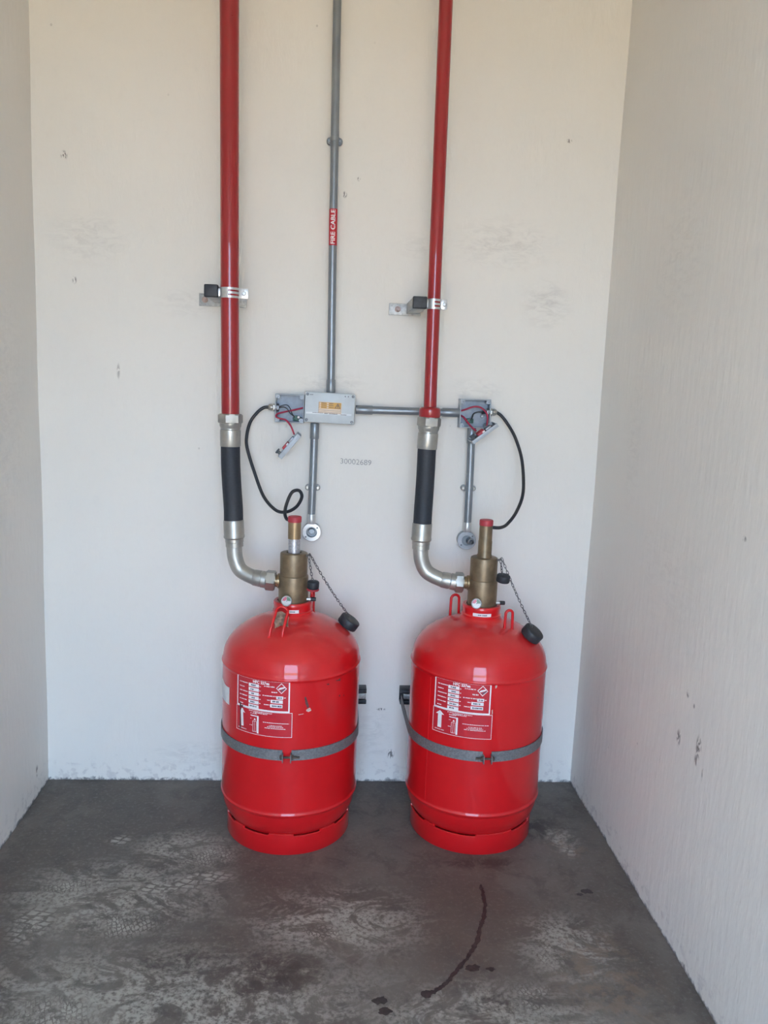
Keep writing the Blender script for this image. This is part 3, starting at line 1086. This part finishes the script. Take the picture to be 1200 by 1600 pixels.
# ------------------------------------------------------------------ discharge hoses
def hose(label, p_top, p_h0, mids, p_h1, p_c1, p_e0, elbow, p_e1, p_n0, p_n1, nut_phase, rh):
    p_top, p_h0, p_h1, p_c1, p_e0, p_e1, p_n0, p_n1 = [Vector(q) for q in (p_top, p_h0, p_h1, p_c1, p_e0, p_e1, p_n0, p_n1)]
    t = thing('discharge_hose', label, 'hose', tuple(p_n0))
    ax = (p_h0 - p_top).normalized()
    ln = (p_h0 - p_top).length
    bm = bmesh.new()
    hexnut(bm, p_top + ax * .0135, ax, .0345, .027, nut_phase)
    obj('swivel_nut', bm, M['ferrule'], t, angle=25)
    bm = bmesh.new()
    lathe(bm, [(.020, .020), (.0305, .026), (.0300, .034), (.0275, .038), (.0275, .042), (.0265, .0425), (.0265, .0440), (.0285, .0450), (.0288, .048), (.0285, ln - .001), (.0276, ln + .001), (.024, ln + .001)], p_top, ax, 40)
    obj('ferrule', bm, M['ferrule'], t)
    bm = bmesh.new()
    tube(bm, catmull([p_h0 - ax * .01, p_h0] + mids + [p_h1, p_h1 + (p_c1 - p_h1) * .2], 8), rh, 36)
    obj('rubber_tube', bm, M['rubber'], t)
    ax2 = (p_c1 - p_h1).normalized()
    l2 = (p_c1 - p_h1).length
    l3 = (p_e0 - p_h1).length
    bm = bmesh.new()
    lathe(bm, [(.024, -.001), (.0276, -.001), (.0282, .001), (.0284, l2 - .010), (.0292, l2 - .008), (.0292, l2 - .003), (.0268, l2), (.0255, l2 + .001), (.0255, l2 + .010), (.0246, l2 + .011), (.0246, l3 - .001), (.0225, l3)], p_h1, ax2, 40)
    obj('ferrule', bm, M['ferrule'], t)
    bm = bmesh.new()
    path = catmull([p_e0 - ax2 * .012, p_e0] + elbow + [p_e1, p_e1 + (p_n0 - p_e1) * .3], 8)
    tube(bm, path, [.0222 - .002 * i / len(path) for i in range(len(path))], 36)
    obj('elbow', bm, M['elbow'], t)
    ax3 = (p_n0 - p_e1).normalized()
    l4 = (p_n0 - p_e1).length
    bm = bmesh.new()
    lathe(bm, [(.019, -.001), (.0212, 0), (.0225, .003), (.0232, l4 * .6), (.0215, l4 * .62), (.0215, l4 * .66), (.0236, l4 * .7), (.0238, l4 + .002), (.018, l4 + .003)], p_e1, ax3, 36)
    obj('collar', bm, M['elbow'], t)
    bm = bmesh.new()
    hexnut(bm, (p_n0 + p_n1) / 2, p_n1 - p_n0, .0295, (p_n1 - p_n0).length, nut_phase + .3)
    obj('outlet_nut', bm, M['ferrule'], t, angle=25)


hose('black discharge hose hanging from the thick red pipe', (-.2750, -.18, 1.1800), (-.2743, -.18, 1.0903), [Vector((-.2725, -.183, 1.035)), Vector((-.2670, -.194, .970)), Vector((-.2615, -.207, .920))], (-.2597, -.214, .8864), (-.2572, -.215, .8356), (-.2570, -.216, .8118),
     [Vector((-.2530, -.218, .778)), Vector((-.2375, -.222, .7460))], (-.2015, -.232, .7290), (-.1668, -.236, .7235), (-.1390, -.237, .7210), .26, .0266)
hose('black discharge hose hanging from the thin red pipe with the socket', (.2803, -.18, 1.1905), (.2771, -.18, 1.1014), [Vector((.2765, -.184, 1.045)), Vector((.2745, -.193, .985)), Vector((.2715, -.206, .930))], (.2700, -.214, .8917), (.2687, -.215, .8417), (.2680, -.216, .8176),
     [Vector((.2730, -.218, .783)), Vector((.2905, -.222, .7520))], (.3290, -.232, .7345), (.3680, -.236, .7290), (.3920, -.237, .7280), .40, .0262)

# ------------------------------------------------------------------ pipe brackets
def bracket(label, plate, arm, y_end, px, py, pr, ear, bolt_x):
    ax0, ax1, az0, az1 = arm
    t = thing('pipe_bracket', label, 'bracket', ((plate[0] + plate[1]) / 2, 0, plate[2]))
    bm = bmesh.new()
    box(bm, plate[0], plate[1], -.005, 0, plate[2], plate[3], .001)
    pl = obj('base_plate', bm, M['strut'] if bolt_x > 0 and False else M['strut'], t)
    bm = bmesh.new()
    zc = (plate[2] + plate[3]) / 2
    lathe(bm, [(.009, .004), (.009, .0065), (0, .0065)], (bolt_x, 0, zc), (0, -1, 0), 20)
    hexnut(bm, (bolt_x, -.0095, zc), (0, -1, 0), .0075, .006)
    tube(bm, [(bolt_x, -.006, zc), (bolt_x, -.018, zc)], .004, 12)
    obj('anchor_bolt', bm, M['bolt'], pl)
    # U-channel arm, open towards the pipe
    th = .0025
    bm = bmesh.new()
    box(bm, ax0, ax0 + th, y_end, -.004, az0, az1, .0005)
    box(bm, ax0 + th, ax1, y_end, -.004, az0, az0 + th, .0005)
    box(bm, ax0 + th, ax1, y_end, -.004, az1 - th, az1, .0005)
    box(bm, ax1 - th, ax1, y_end, -.004, az0 + th, az0 + .009, .0005)
    box(bm, ax1 - th, ax1, y_end, -.004, az1 - .009, az1 - th, .0005)
    obj('arm', bm, M['strut'], t)
    bm = bmesh.new()
    box(bm, ax0 - .0015, ax1 + .0015, y_end - .004, y_end + .014, az0 - .0015, az1 + .0015, .003, seg=3)
    obj('end_cap', bm, M['plastic'], t)
    # clip round the pipe: solid half, slotted half, ear
    zc = (ear[2] + ear[3]) / 2
    hz = (ear[3] - ear[2]) / 2
    R0 = pr + .0006

    def arc(bm, a0, a1, z0, z1):
        n = 12
        rows = []
        for i in range(n + 1):
            a = math.radians(a0 + (a1 - a0) * i / n)
            dv = Vector((math.sin(a), -math.cos(a), 0))
            c = Vector((px, py, 0))
            rows.append([bm.verts.new(c + dv * r_ + Vector((0, 0, z))) for r_, z in ((R0, z0), (R0 + .0018, z0), (R0 + .0018, z1), (R0, z1))])
        for a, b in zip(rows, rows[1:]):
            for k in range(4):
                bm.faces.new((a[k], a[(k + 1) % 4], b[(k + 1) % 4], b[k]))
        bm.faces.new(rows[0])
        bm.faces.new(rows[-1][::-1])

    bm = bmesh.new()
    arc(bm, -90, -2, zc - hz, zc + hz)
    for k in range(3):
        z0 = zc - hz + k * hz * .78
        arc(bm, -2, 82, z0, z0 + hz * .44)
    arc(bm, 82, 98, zc - hz, zc + hz)
    arc(bm, 98, 270, zc - hz, zc + hz)
    box(bm, ax1 - .001, px - R0 + .002, py - .013, py + .003, zc - hz * .75, zc + hz * .75, .0008)
    bmesh.ops.recalc_face_normals(bm, faces=bm.faces)
    cl = obj('pipe_clip', bm, M['bright'], t)
    bm = bmesh.new()
    box(bm, px + R0 + .0004, ear[1], py - .0075, py - .0045, ear[2], ear[3], .0012)
    box(bm, px + R0 + .0004, ear[1], py + .0005, py + .0035, ear[2], ear[3], .0012)
    obj('ear', bm, M['bright'], cl)
    bm = bmesh.new()
    ex = (px + R0 + ear[1]) / 2 + .001
    lathe(bm, [(.0055, .0074), (.0055, .0092), (.0042, .0110), (0, .0112)], (ex, py, zc), (0, -1, 0), 16)
    tube(bm, [(ex, py - .008, zc), (ex, py + .010, zc)], .0025, 10)
    obj('clip_screw', bm, M['ferrule'], cl)


bracket('galvanised bracket clipping the thick red pipe', (-.3895, -.253, 1.4830, 1.5180), (-.3445, -.3105, 1.4925, 1.5230), -.196, -.2797, -.18, .0248, (None, -.2290, 1.4910, 1.5185), -.372)
bracket('galvanised bracket clipping the thin red pipe', (.1662, .2600, 1.4810, 1.5145), (.2185, .2550, 1.4860, 1.5155), -.206, .2777, -.18, .0182, (None, .3140, 1.4860, 1.5135), .192)

# ------------------------------------------------------------------ conduits
def conduit(label, pts, sleeves, r=.0115):
    t = thing('conduit', label, 'conduit', tuple(pts[-1]))
    bm = bmesh.new()
    tube(bm, pts, r, 28)
    obj('tube', bm, M['galv'], t)
    for a, b, rr, mt in sleeves:
        bm = bmesh.new()
        a, b = Vector(a), Vector(b)
        l = (b - a).length
        lathe(bm, [(r, 0), (rr - .0006, 0), (rr, .001), (rr, l - .001), (rr - .0006, l), (r, l)], a, b - a, 28)
        obj('coupler', bm, M[mt], t)
    return t


YC = -.030
cv = conduit('tall grey conduit with red FIRE CABLE tape rising between the red pipes', [(-.0190, YC, CEIL), (-.0111, YC, 2.319), (-.0077, YC, 1.955), (-.0049, YC, 1.66), (.0011, YC, 1.246)], [((.0008, YC, 1.285), (.0011, YC, 1.247), .0132, 'galv')])
conduit('short horizontal grey conduit passing behind the thin red pipe', [(.0765, YC, 1.199), (.3885, YC, 1.2005)], [((.0765, YC, 1.199), (.1266, YC, 1.199), .0134, 'galv'), ((.336, YC, 1.2003), (.3885, YC, 1.2005), .0134, 'galv')])
conduit('grey conduit dropping from the closed box to the left round box', [(-.0436, YC, 1.1545), (-.0450, YC, 1.03), (-.0476, YC, .850)], [((-.0436, YC, 1.154), (-.0440, YC, 1.108), .0134, 'galv'), ((-.0473, YC, .880), (-.0476, YC, .851), .0128, 'bright')])
conduit('grey conduit dropping from the right open box to the right round box', [(.4285, YC, 1.1575), (.4305, YC, 1.03), (.4315, YC, .838)], [((.4285, YC, 1.157), (.4290, YC, 1.110), .0134, 'galv'), ((.4312, YC, .868), (.4315, YC, .839), .0128, 'bright')])
# red tape with lettering
bm = bmesh.new()
ta, tb_ = Vector((-.0059, YC, 1.7664)), Vector((-.0049, YC, 1.6657))
lathe(bm, [(.0119, 0), (.0119, (tb_ - ta).length)], ta, tb_ - ta, 32)
tape = obj('warning_tape', bm, M['label_red'], cv)
tape['label'] = 'red tape reading FIRE CABLE'
bm = text_bm('FIRE CABLE', .0185, 'CENTER', .0004)
for k in range(-5, 6):
    bmesh.ops.bisect_plane(bm, geom=bm.verts[:] + bm.edges[:] + bm.faces[:], plane_co=(0, k * .0016, 0), plane_no=(0, 1, 0))
w = max(v.co.x for v in bm.verts) - min(v.co.x for v in bm.verts)
for v in bm.verts:
    s_, u_ = v.co.x * .094 / w, v.co.y
    a = -u_ / .0121
    q = (ta + tb_) / 2
    v.co = (q.x - s_ * .01 + .0122 * math.sin(a), YC - .0122 * math.cos(a), q.z + s_)
obj('lettering', bm, M['label_white'], tape, smooth=False)


def saddle(c, label, mt='ferrule'):
    c = Vector(c)
    t = thing('conduit_saddle', label, 'clamp', (c.x, 0, c.z))
    bm = bmesh.new()
    n = 14
    rows = []
    for i in range(n + 1):
        a = math.radians(-100 + 200 * i / n)
        dv = Vector((math.sin(a), -math.cos(a), 0))
        rows.append([bm.verts.new(c + dv * r_ + Vector((0, 0, z))) for r_, z in ((.0117, -.006), (.0129, -.006), (.0129, .006), (.0117, .006))])
    for a, b in zip(rows, rows[1:]):
        for k in range(4):
            bm.faces.new((a[k], a[(k + 1) % 4], b[(k + 1) % 4], b[k]))
    bmesh.ops.recalc_face_normals(bm, faces=bm.faces)
    obj('strap', bm, M['galv'], t)
    bm = bmesh.new()
    for sx in (-1, 1):
        lathe(bm, [(.0095, 0), (.0095, .0140), (.0085, .0168), (0, .0168)], (c.x + sx * .0135, 0, c.z), (0, -1, 0), 24)
    box(bm, c.x - .0135, c.x + .0135, -.0166, 0, c.z - .0075, c.z + .0075)
    obj('spacer', bm, M['galv'], t)
    for s in (-1, 1):
        bm = bmesh.new()
        lathe(bm, [(.0068, .0168), (.0068, .0190), (.0052, .0215), (.0035, .0220), (.0035, .0208), (0, .0208)], (c.x + s * .0155, 0, c.z), (0, -1, 0), 18)
        obj('screw', bm, M['ferrule' if mt == 'ferrule' else 'galv'], t)


saddle((-.0077, YC, 1.9553), 'grey saddle clamp above the FIRE CABLE tape', 'galv')
saddle((-.0460, YC, .9588), 'small saddle clamp on the conduit above the left round box')
saddle((.4308, YC, .9709), 'small saddle clamp on the conduit above the right round box')

# ------------------------------------------------------------------ junction boxes
def rotY(c, a):
    return Matrix.Translation(c) @ Matrix.Rotation(a, 4, 'Y') @ Matrix.Translation(-Vector(c))


def open_box(label, x0, x1, z0, z1, tilt):
    dep, th = .042, .003
    c = Vector(((x0 + x1) / 2, 0, (z0 + z1) / 2))
    t = thing('junction_box', label, 'junction box', (c.x, 0, z0))
    R_ = rotY(c, tilt)
    bm = bmesh.new()
    box(bm, x0, x0 + th, -dep, 0, z0, z1, .0012, R_)
    box(bm, x1 - th, x1, -dep, 0, z0, z1, .0012, R_)
    box(bm, x0 + th * .5, x1 - th * .5, -dep, 0, z0, z0 + th, .0012, R_)
    box(bm, x0 + th * .5, x1 - th * .5, -dep, 0, z1 - th, z1, .0012, R_)
    body = obj('body', bm, M['box_grey'], t)
    bm = bmesh.new()
    box(bm, x0 + .001, x1 - .001, -.004, -.0003, z0 + .001, z1 - .001, 0, R_)
    obj('back_panel', bm, M['box_inner'], t, smooth=False)
    for xx, zz in ((x0 + .008, z1 - .008), (x1 - .008, z1 - .008), (x0 + .008, z0 + .008), (x1 - .008, z0 + .008)):
        bm = bmesh.new()
        lathe(bm, [(.0062, 0), (.0062, dep - .002), (.003, dep - .002), (.003, dep - .008), (0, dep - .008)], (xx, 0, zz), (0, -1, 0), 16)
        bmesh.ops.transform(bm, matrix=R_, verts=bm.verts)
        obj('screw_post', bm, M['box_grey'], body)
    # moulded ring mark in a corner of the back panel
    bm = bmesh.new()
    lathe(bm, [(.0045, .0042), (.0045, .0052), (.0035, .0052), (.0035, .0042)], (x0 + .017, 0, z1 - .014), (0, -1, 0), 16)
    obj('knockout_ring', bm, M['box_grey'], body)
    return t


jl = open_box('open grey junction box left of the closed box, wires showing', -.1620, -.0765, 1.1535, 1.2375, .008)
jr = open_box('open grey junction box on the right with lid hanging below', .3885, .4815, 1.1570, 1.2430, -.012)


def gland(parent, x, z, s):
    bm = bmesh.new()
    lathe(bm, [(.009, -.008), (.0095, .0), (.0095, .002)], (x, YC, z), (s, 0, 0), 20)
    hexnut(bm, (x + s * .0035, YC, z), (s, 0, 0), .0115, .006)
    lathe(bm, [(.0082, .006), (.0082, .009), (.0105, .0095), (.0105, .0145), (.0082, .019), (.006, .0205), (0, .0205)], (x, YC, z), (s, 0, 0), 20)
    g_ = obj('cable_gland', bm, M['ferrule'], parent)
    bm = bmesh.new()
    hexnut(bm, (x - s * .008, YC, z), (s, 0, 0), .0115, .007)
    obj('lock_nut', bm, M['screw'], g_)


gland(jl, -.162, 1.1970, -1)
gland(jr, .4815, 1.2060, 1)


def wire(parent, pts, r, mt, name='wire'):
    bm = bmesh.new()
    tube(bm, catmull(pts, 6), r, 8)
    return obj(name, bm, M[mt], parent)


# wiring of the left box
wire(jl, [(-.079, -.022, 1.1985), (-.105, -.028, 1.1915), (-.135, -.034, 1.1845), (-.155, -.040, 1.1780), (-.157, -.046, 1.1700), (-.147, -.054, 1.1660), (-.128, -.060, 1.1620), (-.113, -.072, 1.146), (-.102, -.080, 1.122)], .0026, 'wire_red', 'red_wire')
wire(jl, [(-.154, -.030, 1.1965), (-.140, -.034, 1.2035), (-.127, -.034, 1.2050), (-.118, -.032, 1.1960), (-.112, -.028, 1.180), (-.104, -.022, 1.170)], .0014, 'wire_dark', 'dark_wire')
wire(jl, [(-.154, -.030, 1.1950), (-.138, -.036, 1.1990), (-.126, -.038, 1.1940), (-.118, -.034, 1.182), (-.106, -.022, 1.1715)], .0014, 'wire_dark', 'dark_wire')
bm = bmesh.new()
box(bm, -.110, -.083, -.020, -.004, 1.1590, 1.1690, .0015)
box(bm, -.105, -.096, -.024, -.019, 1.1610, 1.1750, .001)
obj('terminal_block', bm, M['green'], jl)
bm = bmesh.new()
lathe(bm, [(.0045, .018), (.0050, .024), (.0035, .028), (0, .0285)], (-.0925, 0, 1.1700), (0, -1, 0), 16)
obj('terminal_screw', bm, M['dial'], jl)
# wiring of the right box
wire(jr, [(.392, -.022, 1.2055), (.408, -.030, 1.2120), (.428, -.036, 1.2200), (.447, -.038, 1.2200), (.462, -.040, 1.2110), (.471, -.044, 1.196), (.470, -.054, 1.178), (.466, -.066, 1.160)], .0026, 'wire_red', 'red_wire')
wire(jr, [(.392, -.022, 1.1935), (.402, -.030, 1.1880), (.413, -.040, 1.1740), (.422, -.052, 1.1620), (.436, -.066, 1.150)], .0028, 'wire_red', 'red_wire')
wire(jr, [(.474, -.030, 1.2045), (.460, -.034, 1.2050), (.443, -.036, 1.2050), (.431, -.034, 1.1990), (.428, -.028, 1.187), (.425, -.022, 1.180)], .0022, 'wire_dark', 'dark_wire')
wire(jr, [(.480, -.030, 1.2045), (.466, -.032, 1.2045), (.456, -.034, 1.2035)], .0046, 'cable', 'stripped_cable_end')
bm = bmesh.new()
box(bm, .414, .434, -.022, -.004, 1.1700, 1.1840, .0015)
obj('terminal_block', bm, M['green'], jr)
bm = bmesh.new()
lathe(bm, [(.0045, .004), (.0050, .012), (.0035, .016), (0, .0165)], (.4615, 0, 1.1920), (0, -1, 0), 16)
obj('terminal_screw', bm, M['dial'], jr)

# closed centre box
c = Vector((-.0005, 0, 1.2012))
tilt = .022
R_ = rotY(c, tilt)
jc = thing('junction_box', 'closed pale grey junction box with orange warning label', 'junction box', (c.x, 0, 1.156))
X0, X1, Z0, Z1 = -.0745, .0730, 1.1567, 1.2457
bm = bmesh.new()
box(bm, X0 + .001, X1 - .001, -.040, 0, Z0 + .001, Z1 - .001, .003, R_)
obj('body', bm, M['box_grey'], jc)
bm = bmesh.new()
box(bm, X0, X1, -.054, -.0395, Z0, Z1, .003, R_)
lid = obj('lid', bm, M['box_lid'], jc)
for xx, zz in ((X0 + .007, Z1 - .007), (X1 - .007, Z1 - .007), (X0 + .007, Z0 + .007), (X1 - .007, Z0 + .007)):
    bm = bmesh.new()
    lathe(bm, [(.0042, .0538), (.0042, .0548), (.0032, .0554), (0, .0554)], (xx, 0, zz), (0, -1, 0), 14)
    bmesh.ops.transform(bm, matrix=R_, verts=bm.verts)
    obj('screw', bm, M['screw'], lid)


def flat(name, quads, y, mat, parent):
    bm = bmesh.new()
    for q in quads:
        bm.faces.new([bm.verts.new((X0 + (X1 - X0) * u, y, Z1 + (Z0 - Z1) * v)) for u, v in q])
    for f in bm.faces:
        f.normal_update()
        if f.normal.y > 0:
            f.normal_flip()
    bmesh.ops.transform(bm, matrix=R_, verts=bm.verts)
    return obj(name, bm, mat, parent, smooth=False)


def rq(u0, u1, v0, v1):
    return [(u0, v0), (u1, v0), (u1, v1), (u0, v1)]


rnd = random.Random(3)


def dash(u0, u1, v, h, wmin=.008, wmax=.02):
    out = []
    u = u0
    while u < u1:
        w_ = rnd.uniform(wmin, wmax)
        out.append(rq(u, min(u1, u + w_), v - h / 2 * rnd.uniform(.8, 1), v + h / 2 * rnd.uniform(.8, 1)))
        u += w_ + .004
    return out


flat('label_tape', [rq(.03, .94, .655, .715)], -.0544, M['band'], lid)
wl = flat('warning_label', [rq(.275, .735, .305, .68)], -.0546, M['cream'], lid)
wl['label'] = 'orange and cream warning label with triangle'
flat('orange_print', [rq(.285, .725, .315, .52)], -.0549, M['orange'], lid)
flat('cream_print', [rq(.29, .325, .335 + .065 * k, .375 + .065 * k) for k in range(3)] + [rq(.44, .475, .335 + .065 * k, .375 + .065 * k) for k in range(3)], -.0552, M['cream'], lid)
ink = [rq(.278, .283, .31, .67), rq(.715, .72, .52, .66), rq(.283, .715, .575, .582), rq(.283, .715, .635, .642)]
for k in range(3):
    ink += dash(.335, .42, .345 + .065 * k, .018) + dash(.485, .57, .345 + .065 * k, .018)
tri = [(.655, .335), (.715, .50), (.595, .50)]
ink += [[tri[0], tri[1], (.700, .49), (.655, .365)], [tri[1], tri[2], (.61, .49), (.70, .49)], [tri[2], tri[0], (.655, .365), (.61, .49)], [(.66, .385), (.668, .385), (.655, .43), (.668, .43), (.648, .48), (.652, .44), (.642, .44)]]
ink += dash(.16, .37, .672, .02) + dash(.40, .47, .682, .028) + dash(.49, .66, .684, .03) + dash(.72, .84, .695, .022)
ink += dash(.09, .16, .09, .025, .006, .012) + [rq(.79, .805, .07, .11), rq(.85, .865, .07, .11)]
flat('dark_print', ink, -.0555, M['label_ink'], lid)['kind'] = 'stuff'


# hanging lids
def hanging_lid(label, centre, ang, tiltf, ln, dp, th):
    """shallow lid seen edge-on: e = along the visible edge, n = out of the open side"""
    a = math.radians(ang)
    e = Vector((math.cos(a), 0, math.sin(a)))
    n0 = Vector((-math.sin(a), 0, math.cos(a)))
    n = (n0 * math.cos(tiltf) + Vector((0, -1, 0)) * math.sin(tiltf)).normalized()
    m = n.cross(e).normalized()
    if m.y > 0:
        m = -m        # m points towards the room
    c = Vector(centre)
    t = thing('box_lid', label, 'lid', tuple(c))
    B = Matrix((e, m, n)).transposed().to_4x4()
    B.translation = c
    flip = B.to_3x3().determinant() < 0

    def part(name, boxes, mat, parent, bev=.001):
        bm = bmesh.new()
        for b_ in boxes:
            box(bm, *b_, bev, None)
        bmesh.ops.transform(bm, matrix=B, verts=bm.verts)
        bmesh.ops.recalc_face_normals(bm, faces=bm.faces)
        return obj(name, bm, mat, parent)

    h, d = ln / 2, dp
    shell = part('shell', [(-h, h, -d, 0, 0, .003), (-h, h, -.003, 0, .002, th), (-h, h, -d, -d + .003, .002, th), (-h, -h + .003, -d, 0, .002, th), (h - .003, h, -d, 0, .002, th)], M['box_grey'], t)
    part('circuit_board', [(-h * .75, h * .75, -d * .8, -.012, .004, th * .7)], M['wire_dark'], t)
    part('red_module', [(-h * .42, h * .12, -d * .6, -.006, th * .6, th + .006)], M['red_plastic'], t)
    part('white_sticker', [(-h * .08, h * .10, -.0065, -.0055, th * .75, th + .004)], M['label_white'], t, 0)
    part('connector', [(h * .18, h * .62, -d * .5, -.006, th * .6, th + .005)], M['screw'], t)
    part('terminal_post', [(-h * .86, -h * .66, -.014, -.003, th * .6, th + .010), (-h * .92, -h * .58, -.016, -.002, th + .008, th + .013)], M['wire_dark'], t)


hanging_lid('grey box lid dangling on a red wire below the left open box', (-.1085, -.105, 1.084), 51, .03, .088, .070, .014)
hanging_lid('grey box lid hanging open over the conduit below the right open box', (.4565, -.122, 1.1410), 38, .05, .090, .066, .011)

# ------------------------------------------------------------------ black cables
def cable(label, pts, r=.0048):
    bm = bmesh.new()
    tube(bm, catmull(pts, 8), r, 14)
    o = obj('black_cable', bm, M['cable'], None)
    return tag(o, label, 'cable')


cable('black cable looping from the left open box to the cylinder with the card', [(-.1815, YC, 1.1968), (-.196, -.032, 1.1945), (-.214, -.036, 1.180), (-.234, -.042, 1.150), (-.2425, -.050, 1.110), (-.240, -.056, 1.075), (-.2185, -.066, 1.010), (-.188, -.085, .9385), (-.1500, -.115, .9030), (-.1170, -.145, .9030), (-.0880, -.165, .9220), (-.0730, -.175, .9520), (-.0810, -.182, .9710), (-.1000, -.192, .9670), (-.1135, -.205, .9370), (-.1175, -.220, .9130), (-.1125, -.232, .8985), (-.1050, -.240, .8960)])
cable('black cable curving from the right open box to the valve nearer the right wall', [(.5010, YC, 1.2060), (.5150, -.032, 1.1970), (.5340, -.040, 1.1740), (.5570, -.060, 1.1320), (.5755, -.085, 1.0660), (.5740, -.130, .9800), (.5480, -.175, .9290), (.5150, -.215, .8985), (.4900, -.238, .8900), (.4640, -.243, .8905)])

# ------------------------------------------------------------------ round conduit boxes
def round_box(label, c, hub, shiny):
    c = Vector(c)
    t = thing('round_conduit_box', label, 'junction box', (c.x, 0, c.z))
    bm = bmesh.new()
    lathe(bm, [(0, 0), (.026, 0), (.027, .002), (.027, .024), (.0285, .025), (.0285, .030), (.0275, .031), (.0215, .031), (.0205, .029), (.0205, .022), (0, .022)], (c.x, 0, c.z), (0, -1, 0), 40)
    obj('body', bm, M['galv'], t)
    bm = bmesh.new()
    lathe(bm, [(.0285, .0302), (.0285, .0330), (.0275, .0338), (.0165, .0338), (.0150, .0325), (.0150, .0300)], (c.x, 0, c.z), (0, -1, 0), 40)
    obj('flange', bm, M['bright' if shiny else 'box_grey'], t)
    hx, hz, rr = hub
    bm = bmesh.new()
    ax = Vector((hx * .5, -1, hz * .5))
    lathe(bm, [(rr, .018), (rr, .038), (rr * .85, .040), (rr * .6, .040), (rr * .55, .034), (0, .034)], (c.x + hx * .01, 0, c.z + hz * .01), ax, 28)
    h_ = obj('hub', bm, M['galv'], t)
    if not shiny:
        bm = bmesh.new()
        lathe(bm, [(.0065, .034), (.0065, .048), (.0055, .049), (.0040, .049), (.0036, .042), (0, .042)], (c.x + hx * .01, 0, c.z + hz * .01), ax, 20)
        obj('plug', bm, M['screw'], h_)
    for a in (40, 220):
        bm = bmesh.new()
        lathe(bm, [(.0028, .0335), (.0028, .0350), (.0015, .0356), (0, .0356)], (c.x + .022 * math.cos(math.radians(a)), 0, c.z + .022 * math.sin(math.radians(a))), (0, -1, 0), 12)
        obj('screw', bm, M['screw'], t)


round_box('round metal conduit box with shiny flange behind the left valve', (-.0455, 0, .8245), (0.0, .05, .0105), True)
round_box('round grey conduit box with a plug behind the right valve', (.4315, 0, .8110), (.45, -.10, .0105), False)

# ------------------------------------------------------------------ dust caps on chains
def chain_cap(label, a, b, sag, cap_c, cap_ax, r, h, rim=None):
    a, b = Vector(a), Vector(b)
    t = thing('dust_cap', label, 'cap', tuple(cap_c), 'dust caps on chains')
    bm = bmesh.new()
    d = Vector(cap_ax).normalized()
    prof = [(0, -h / 2), (r * .9, -h / 2), (r * .97, -h / 2 + .001)]
    prof += [(r, -h / 2 + .003), (r, h / 2 - .003), (r * .96, h / 2 - .001), (r * .88, h / 2), (r * .3, h / 2 + .0004), (0, h / 2 + .0004)]
    lathe(bm, prof, cap_c, d, 36)
    obj('cap', bm, M['plastic'], t)
    if rim:
        bm = bmesh.new()
        lathe(bm, [(0, -h / 2 - .0055), (r * .98, -h / 2 - .0055), (r * 1.06, -h / 2 - .004), (r * 1.06, -h / 2 - .001), (r, -h / 2 + .0002), (0, -h / 2 + .0002)], cap_c, d, 36)
        obj('gasket', bm, M['red_plastic'], t)
    # links
    L = (b - a).length
    n = max(5, int(L / .0088))
    bm = bmesh.new()
    curve = []
    for i in range(n + 1):
        u = i / n
        q = a.lerp(b, u)
        q.z -= sag * 4 * u * (1 - u)
        curve.append(q)
    for i in range(n):
        q0, q1 = curve[i], curve[i + 1]
        tn = (q1 - q0).normalized()
        _, u_, v_ = frame(tn)
        s = u_ if i % 2 else v_
        s = (u_ * math.cos(.6 + i * PI / 2 + i * .15) + v_ * math.sin(.6 + i * PI / 2 + i * .15))
        mid = (q0 + q1) / 2
        hl = (q1 - q0).length * .66
        hw = .0029
        ring = [mid + tn * hl * math.sin(2 * PI * k / 10) + s * hw * math.cos(2 * PI * k / 10) for k in range(10)]
        tube(bm, ring, .00100, 6, closed=True)
    obj('chain', bm, M['chain'], t)


A1 = (-.0440, -.2680, .8065)
chain_cap('black dust cap resting on the shoulder of the cylinder with the card', A1, (.0720, -.228, .6200), .008, (.0705, -.225, .6020), (.55, -.08, .83), .0300, .026)
chain_cap('small black dust cap with red rim beside the left valve', (-.0475, -.2690, .8030), (-.0345, -.270, .7310), .003, (-.0330, -.2700, .7205), (.05, -.06, 1), .0165, .021, True)
A2 = (.4915, -.2680, .8090)
chain_cap('black dust cap resting on the shoulder of the cylinder nearer the right wall', A2, (.5780, -.318, .6250), .006, (.5800, -.3180, .6065), (.52, -.30, .80), .0300, .026)
chain_cap('small black dust cap hanging against the right valve without a rim', (.4880, -.2720, .8040), (.4925, -.2850, .7650), .002, (.4960, -.2840, .7540), (.10, -.15, 1), .0190, .020)
